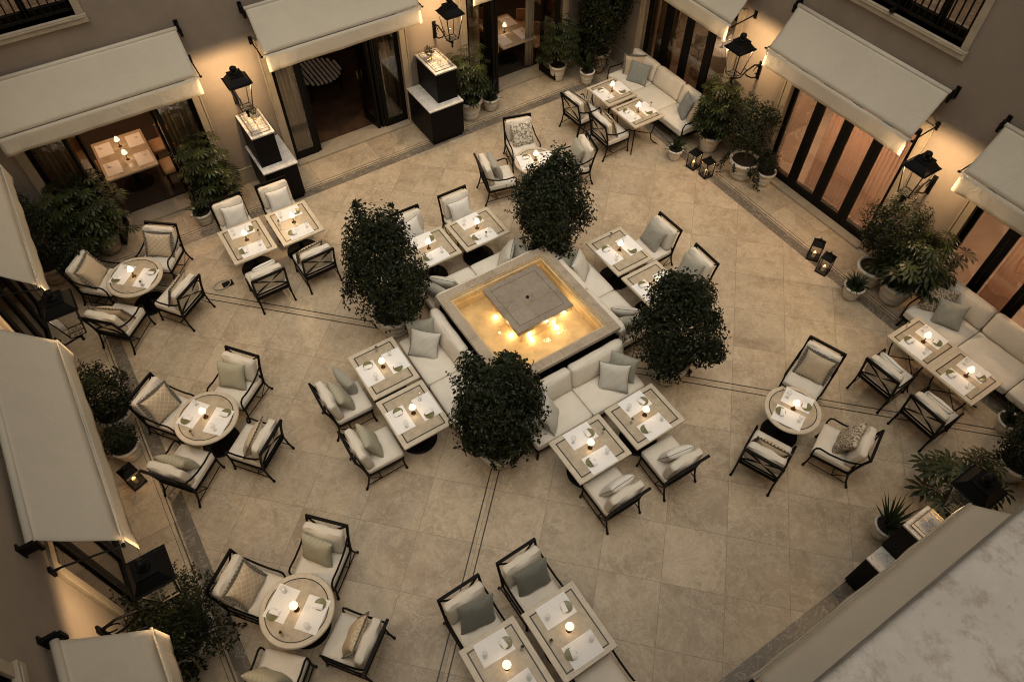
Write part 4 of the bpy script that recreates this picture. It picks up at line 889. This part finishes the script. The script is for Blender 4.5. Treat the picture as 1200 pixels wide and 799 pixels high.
# ------------------------------------------------------------------ wall lanterns
def wall_lantern_proto():       # origin: lantern axis on the wall side at z=0 -> local x towards the court is +y; wall at y=-D
    t = empty('wall_lantern'); D = .68
    mb = MB(); mb.box(-.19, .19, -.19, .19, .62, .635)
    mb.add([(-.17, -.17, .636), (.17, -.17, .636), (.17, .17, .636), (-.17, .17, .636), (-.10, -.10, .73), (.10, -.10, .73), (.10, .10, .73), (-.10, .10, .73)], [(0, 1, 5, 4), (1, 2, 6, 5), (2, 3, 7, 6), (3, 0, 4, 7), (4, 5, 6, 7), (3, 2, 1, 0)])
    mb.box(-.105, .105, -.105, .105, .7305, .755); mb.build('roof', 'iron', t, bevel=.004)
    mb = MB(); mb.lathe([(.06, .755), (.055, .775), (.03, .785), (.03, .80), (.055, .825), (.05, .855), (.02, .875), (0, .88)], 20); mb.build('finial', 'iron', t, smooth=True)
    mb = MB()
    for sx in (-1, 1):
        for sy in (-1, 1): mb.bar((sx*.155, sy*.155, .62), (sx*.085, sy*.085, .16), .014)
    for z, h in ((.165, .088), (.60, .152)):
        mb.bar((-h, -h, z), (h, -h, z), .014); mb.bar((-h, h, z), (h, h, z), .014); mb.bar((-h, -h, z), (-h, h, z), .014); mb.bar((h, -h, z), (h, h, z), .014)
    mb.box(-.05, .05, -.05, .05, .145, .158); mb.bar((-.088,0,.16),(.088,0,.16),.012); mb.bar((0,-.088,.16),(0,.088,.16),.012); mb.lathe([(0, .0), (.018, .015), (.012, .04), (.03, .07), (.02, .10), (.05, .145)], 12); mb.build('cage', 'iron', t)
    mb = MB()
    for sx, sy in ((1, 0), (-1, 0), (0, 1), (0, -1)):
        a = Vector((sx, sy, 0)); s = Vector((-sy, sx, 0)); mb.add([a*.146-s*.14+Vector((0, 0, .60)), a*.146+s*.14+Vector((0, 0, .60)), a*.083+s*.078+Vector((0, 0, .18)), a*.083-s*.078+Vector((0, 0, .18))], [(0, 1, 2, 3)])
    mb.build('glass_pane', 'clear_glass', t)
    mb = MB(); mb.lathe([(.020, .618), (.026, .60), (.020, .578), (0, .570)], 12); mb.build('bulb', 'bulb', t, smooth=True)
    mb = MB(); mb.box(-.035, .035, -D, -D+.03, -.16, .16)
    mb.tube([(0, -D+.02, .10), (0, -D+.18, .15), (0, -D+.36, .10), (0, -.20, .02), (0, -.02, .06)], .014, 8)
    mb.tube([(0, -D+.02, -.12), (0, -D+.16, -.10), (0, -D+.32, .0), (0, -D+.40, .085)], .011, 8)
    mb.tube([(0, -D+.10+.07*math.cos(a), .03+.07*math.sin(a)) for a in [k*.5 for k in range(11)]], .008, 6); mb.tube([(0, -.26+.05*math.cos(a), .11+.05*math.sin(a)) for a in [k*.55 for k in range(10)]], .008, 6)
    mb.lathe([(0, -.03), (.02, -.01), (.014, .02), (.02, .05)], 10); mb.build('bracket', 'iron', t, bevel=0)
    light(t, (0, 0, .535), 98, (1, .65, .33), .05, 'lantern_light'); return t
WLn = Proto(wall_lantern_proto()); WLn.o.scale = (1.15, 1.15, 1.15); g = 'black wall lanterns on scrolled brackets'; zl = 1.98
for x, y, rz, lab in ((2.08, YN-.77, 180, 'black wall lantern between the leftmost awning and second awning'), (6.42, YN-.77, 180, 'black wall lantern above the second cabinet at the top'), (XE-.77, 8.1, 90, 'black wall lantern beside the top corner sofa'), (XE-.77, 4.05, 90, 'black wall lantern near the right photo edge'),
                     (XW+.775, 8.42, -90, 'black wall lantern seen from above near left photo edge'), (XW+.775, 4.17, -90, 'large black lantern seen from above at the lower left'), (6.27, YS+.78, 0, 'black lantern seen from above near the mottled ledge')):
    o = WLn.place((x, y, zl), R(rz), lab, 'wall lantern', g)
    if y < 1 or x < 0:
        for c in o.children:
            if c.type == 'LIGHT': c.data = c.data.copy(); c.data.energy = 28 if y < 1 else 48
# floor lanterns
def floor_lantern_proto():
    t = empty('floor_lantern'); a = .10
    mb = MB(); mb.box(-a-.01, a+.01, -a-.01, a+.01, 0, .02); mb.box(-a-.012, a+.012, -a-.012, a+.012, .36, .375)
    for sx in (-1, 1):
        for sy in (-1, 1): mb.bar((sx*a, sy*a, .02), (sx*a, sy*a, .36), .014)
    mb.build('frame', 'iron', t)
    mb = MB(); q = a+.01; mb.add([(-q, -q, .3755), (q, -q, .3755), (q, q, .3755), (-q, q, .3755), (-.04, -.04, .445), (.04, -.04, .445), (.04, .04, .445), (-.04, .04, .445)], [(0, 1, 5, 4), (1, 2, 6, 5), (2, 3, 7, 6), (3, 0, 4, 7), (4, 5, 6, 7), (3, 2, 1, 0)]); mb.box(-.03, .03, -.03, .03, .4455, .47); mb.build('roof', 'iron', t)
    mb = MB(); mb.tube([(.035*math.cos(k*.52), 0, .49+.035*math.sin(k*.52)) for k in range(13)], .004, 5); mb.build('handle', 'iron', t)
    mb = MB(); mb.box(-a+.004, a-.004, -a, -a+.002, .02, .36); mb.box(-a+.004, a-.004, a-.002, a, .02, .36); mb.box(-a, -a+.002, -a+.004, a-.004, .02, .36); mb.box(a-.002, a, -a+.004, a-.004, .02, .36); mb.build('glass_pane', 'clear_glass', t)
    mb = MB(); mb.lathe([(.034, .02), (.034, .13), (.028, .133), (0, .126)], 18); c = mb.build('candle', 'candlewax', t, smooth=False); mb = MB(); mb.lathe([(.002, .128), (.011, .142), (.007, .165), (0, .182)], 10); mb.build('flame', 'flame', c, smooth=True)
    light(t, (0, 0, .22), .8, (1, .5, .2), .015, 'candle_light'); return t
FL = Proto(floor_lantern_proto())
for x, y, rz, lab in ((9.98, 8.22, 8, 'black candle lantern left of its twin below the top corner sofa'), (10.02, 7.86, -5, 'black candle lantern right of its twin by the trailing ivy'), (10.12, 4.93, 30, 'upper black candle lantern of the pair on the right'), (10.0, 4.58, 15, 'lower black candle lantern of the pair on the right'), (-2.12, 7.20, 20, 'black candle lantern beside the box plant on left side')):
    FL.place((x, y, .006), R(rz), lab, 'lantern', 'black floor lanterns with candles')
# ------------------------------------------------------------------ cabinets
def cabinet(x0, x1, y0, y1, ux0, ux1, uy0, uy1, lab):
    t = empty('service_cabinet', ((x0+x1)/2, (y0+y1)/2, 0)); tag(t, lab, 'cabinet'); L = t.location
    def B(name, m, *b_, par=t, bevel=.004): mb = MB(); mb.box(b_[0]-L.x, b_[1]-L.x, b_[2]-L.y, b_[3]-L.y, b_[4], b_[5]); return mb.build(name, m, par, bevel=bevel)
    B('plinth', 'blackwood', x0+.03, x1-.03, y0+.03, y1-.03, 0, .08); B('lower_cabinet', 'blackwood', x0, x1, y0, y1, .081, .855); B('lower_counter', 'white_marble', x0-.02, x1+.02, y0-.02, y1+.0, .856, .886)
    B('upper_cabinet', 'blackwood', ux0, ux1, uy0, uy1, .887, 1.555); B('upper_counter', 'white_marble', ux0-.02, ux1+.02, uy0-.02, uy1+.0, 1.556, 1.59)
    mb = MB(); X0, X1, Y0, Y1 = ux0+.04-L.x, ux1-.04-L.x, uy0+.06-L.y, uy1-.06-L.y
    for z in (1.60, 1.67):
        pts = [(X0, Y0, z), (X1, Y0, z), (X1, Y1, z), (X0, Y1, z), (X0, Y0, z)]
        for a, b_ in zip(pts, pts[1:]): mb.tube([a, b_], .005, 5)
    for k in range(1, 4): y = Y0+(Y1-Y0)*k/4; mb.tube([(X0, y, 1.60), (X0, y, 1.67), (X1, y, 1.67), (X1, y, 1.60)], .0045, 5)
    mb.tube([((X0+X1)/2, Y0, 1.672), ((X0+X1)/2, Y1, 1.672)], .0045, 5)
    for px, py in ((X0, Y0), (X1, Y0), (X0, Y1), (X1, Y1)): mb.tube([(px, py, 1.591), (px, py, 1.67)], .005, 5)
    mb.build('brass_gallery', 'brass', t); return t
cabinet(1.95, 2.62, 11.84, YN-.03, 1.98, 2.40, 12.02, YN-.03, 'black service cabinet with marble tops under the leftmost wall lantern')
cabinet(5.63, 6.42, 11.84, YN-.03, 5.92, 6.40, 12.0, YN-.03, 'black service cabinet with marble tops left of a tall fatsia')
cabinet(5.75, 6.50, YS+.03, .33, 6.03, 6.46, YS+.03, .345, 'black service cabinet with marble tops beside the lower right awning')
def herb(x, y, z, lab, seed):
    rnd = random.Random(seed); t = empty('potted_herb', (x, y, z)); tag(t, lab, 'plant'); mb = MB(); mb.lathe([(.045, 0), (.06, .10), (.065, .11), (.055, .11), (.05, .09), (0, .09)], 18); mb.build('pot', 'pot', t, smooth=True)
    mb = MB(); crown_cloud(mb, (0, 0, .20), .10, .10, .12, 420, .03, .012, rnd, clumps=12, sprigs=10); mb.build('foliage', ['leaf_mid', 'leaf_fatsia', 'leaf_dark', 'leaf_mid', 'leaf_new'], t)
herb(2.24, 12.56, 1.592, 'small herb pot on top of the cabinet below the leftmost lantern', 60)
herb(6.06, 12.5, 1.592, 'small rosemary pot on top of the cabinet beside the tall fatsia', 61)
# floor box with cable
t = empty('floor_socket', (.42, 10.36, .006)); tag(t, 'open dark floor socket with looped cable between round and square tables', 'socket')
mb = MB(); mb.box(-.10, .10, -.07, .07, 0, .012); mb.build('socket_box', 'blackframe', t)
mb = MB(); mb.tube([(-.02+.16*math.cos(k*.42)-.08, .11*math.sin(k*.42)+.02, .012+.001*k) for k in range(16)], .009, 6); mb.build('cable', 'pillow_green', t, smooth=True)
# small white wall sockets beside the leftmost doorway
# ------------------------------------------------------------------ tables seen through the doors
def inner_table(x, y, w, d, lab, lamps, where, ang=90, off=.4):
    t = empty('indoor_table', (x, y, .045)); tag(t, lab, 'table'); mb = MB(); mb.box(-w/2, w/2, -d/2, d/2, .70, .74); mb.build('tabletop', 'table_inner', t, bevel=.01); mb = MB(); mb.lathe([(.3, 0), (.28, .03), (.05, .05), (.05, .70)], 20); mb.build('pedestal', 'blackframe', t)
    for i, (lx, ly, lb) in enumerate(lamps):
        o = PL.place((x+lx, y+ly, .787), 0, lb, 'lamp', 'small lit lamps on the tables')
    k = 0
    for sx, sn in ((-1, 'left'), (1, 'right')):
        for sy, dn in (((-1, 'near'), (1, 'far')) if d > 1 else ((0, 'middle'),)):
            PM.place((x+sx*(w/2-.2), y+sy*d*.25, .788), R(90), f'placemat at the {dn} {sn} side of {where}', 'placemat', 'placemats laid on the tables')
            PNk.place((x+sx*(w/2-.15), y+sy*d*.25+.12, .792), R(90), f'napkin at the {dn} {sn} side of {where}', 'napkin', 'folded napkins on the plates')
def inner_chair(x, y, rz, lab, m='tan_leather'):
    t = empty('indoor_chair', (x, y, .045)); t.rotation_euler.z = R(rz); tag(t, lab, 'chair'); mb = MB(); rbox(mb, (0, 0, .44), .48, .46, .10, .04, .01, 6); mb.build('seat', m, t, smooth=True)
    mb = MB(); vs = []; fs = []
    for i in range(13):
        a = R(180+180*i/12); 
        for rr in (.25, .21):
            for z in (.44, .78): vs.append((rr*math.cos(a), rr*.9*math.sin(a)-.02, z))
        if i:
            o = 4*i; fs += [(o-4, o, o+1, o-3), (o-2, o-1, o+3, o+2), (o-3, o+1, o+3, o-1), (o-4, o-2, o+2, o)]
    fs += [(0, 1, 3, 2), (48, 50, 51, 49)]
    mb.add(vs, fs); mb.build('backrest', m, t)
    for sx in (-.19, .19):
        for sy in (-.18, .18): mb = MB(); mb.tube([(sx, sy, .40), (sx*1.1, sy*1.1, 0)], .014, 6); mb.build('leg', 'blackframe', t)
q = at(146, 182, .79)
inner_table(q.x, q.y+.05, 1.0, 1.35, 'long table with four placemats inside the leftmost doorway', [(.0, .28, 'upper lit lamp on the table inside leftmost doorway'), (.02, -.22, 'lower lit lamp on the table inside leftmost doorway')], 'table inside the leftmost doorway')
inner_chair(q.x-.75, q.y+.35, -90, 'tan chair at far left of table inside leftmost doorway'); inner_chair(q.x+.75, q.y+.4, 90, 'tan chair at far right of table inside leftmost doorway')
inner_chair(q.x-.72, q.y-.32, -90, 'tan chair at near left of table inside leftmost doorway'); inner_chair(q.x+.75, q.y-.35, 90, 'tan chair at near right of table inside leftmost doorway')
q2 = at(592, 36, .79)
inner_table(q2.x, q2.y, .95, 1.3, 'table with lamp inside the top doorway near the fatsia', [(-.05, -.05, 'lit lamp on the table inside the top doorway')], 'table inside the top doorway')
inner_chair(q2.x+.72, q2.y-.35, 90, 'tan chair at near right of table inside top doorway'); inner_chair(q2.x+.72, q2.y+.4, 90, 'tan chair at far right of table inside top doorway'); inner_chair(q2.x-.1, q2.y+1.0, 180, 'tan chair at far end of table inside top doorway')
qb = at(372, 84, .45)
t = empty('slatted_bench', (qb.x, qb.y, .045)); tag(t, 'round slatted seat with pale slats inside the dark second doorway', 'bench'); mb = MB()
for k in range(11):
    x = -.5+.1*k; h = math.sqrt(max(.03, .30-x*x)); mb.box(x-.03, x+.03, -h, h, .38, .42)
mb.build('seat', 'linen', t, bevel=.005); mb = MB(); mb.tube([(.58*math.cos(k*.35), .58*math.sin(k*.35), .36) for k in range(19)], .02, 6); mb.build('frame', 'blackframe', t)
for k in range(4): mb = MB(); a = R(45+90*k); mb.tube([(.5*math.cos(a), .5*math.sin(a), .36), (.52*math.cos(a), .52*math.sin(a), 0)], .02, 6); mb.build('leg', 'blackframe', t)
q3 = at(846, 55, .80)
t = empty('indoor_table', (q3.x, q3.y, .045)); tag(t, 'white clothed side table behind the glass near the top sofa', 'table')
mb = MB(); mb.lathe([(.46, .0), (.42, .3), (.40, .70), (.38, .73), (0, .735)], 28); mb.build('tablecloth', 'linen', t, smooth=True)
PL.place((q3.x, q3.y, .79), 0, 'lit lamp on the white clothed table behind the glass', 'lamp', 'small lit lamps on the tables')
inner_chair(q3.x+.1, q3.y+.75, 0, 'pale upholstered chair behind the glass near the top sofa', 'pillow_green')
# ------------------------------------------------------------------ sky and light
w = bpy.data.worlds.new('World'); sc.world = w; w.use_nodes = True; nt = w.node_tree; bg = nt.nodes['Background']
sk = nt.nodes.new('ShaderNodeTexSky'); sk.sky_type = 'NISHITA'; sk.sun_disc = False; sk.sun_elevation = R(38); sk.sun_rotation = R(200); sk.altitude = 50; sk.air_density = 1.6; sk.dust_density = 3.5
hs = nt.nodes.new('ShaderNodeHueSaturation'); hs.inputs['Saturation'].default_value = .22; nt.links.new(sk.outputs[0], hs.inputs['Color'])
mx = nt.nodes.new('ShaderNodeMix'); mx.data_type = 'RGBA'; mx.blend_type = 'MULTIPLY'; mx.inputs[0].default_value = 1; mx.inputs[7].default_value = (1, .91, .765, 1); nt.links.new(hs.outputs[0], mx.inputs[6])
nt.links.new(mx.outputs[2], bg.inputs['Color']); bg.inputs['Strength'].default_value = .105
sn = bpy.data.lights.new('sun', 'SUN'); sn.energy = 1.35; sn.angle = R(60); sn.color = (1, .91, .77); so_ = bpy.data.objects.new('sun', sn); col.objects.link(so_)
el, az = R(76), R(200); so_.rotation_euler = Vector((math.sin(az)*math.cos(el), math.cos(az)*math.cos(el), math.sin(el))).to_track_quat('Z', 'Y').to_euler()
sk.sun_elevation = el; sk.sun_rotation = az
vs = sc.view_settings; vs.view_transform = 'Standard'; vs.look = 'None'; vs.gamma = 1; vs.exposure = .14; vs.use_curve_mapping = False
sc.cycles.filter_width = 1.05; sc.cycles.use_denoising = True; sc.cycles.sample_clamp_indirect = 3; sc.cycles.max_bounces = 8; sc.cycles.transparent_max_bounces = 24; sc.cycles.caustics_reflective = False; sc.cycles.caustics_refractive = False
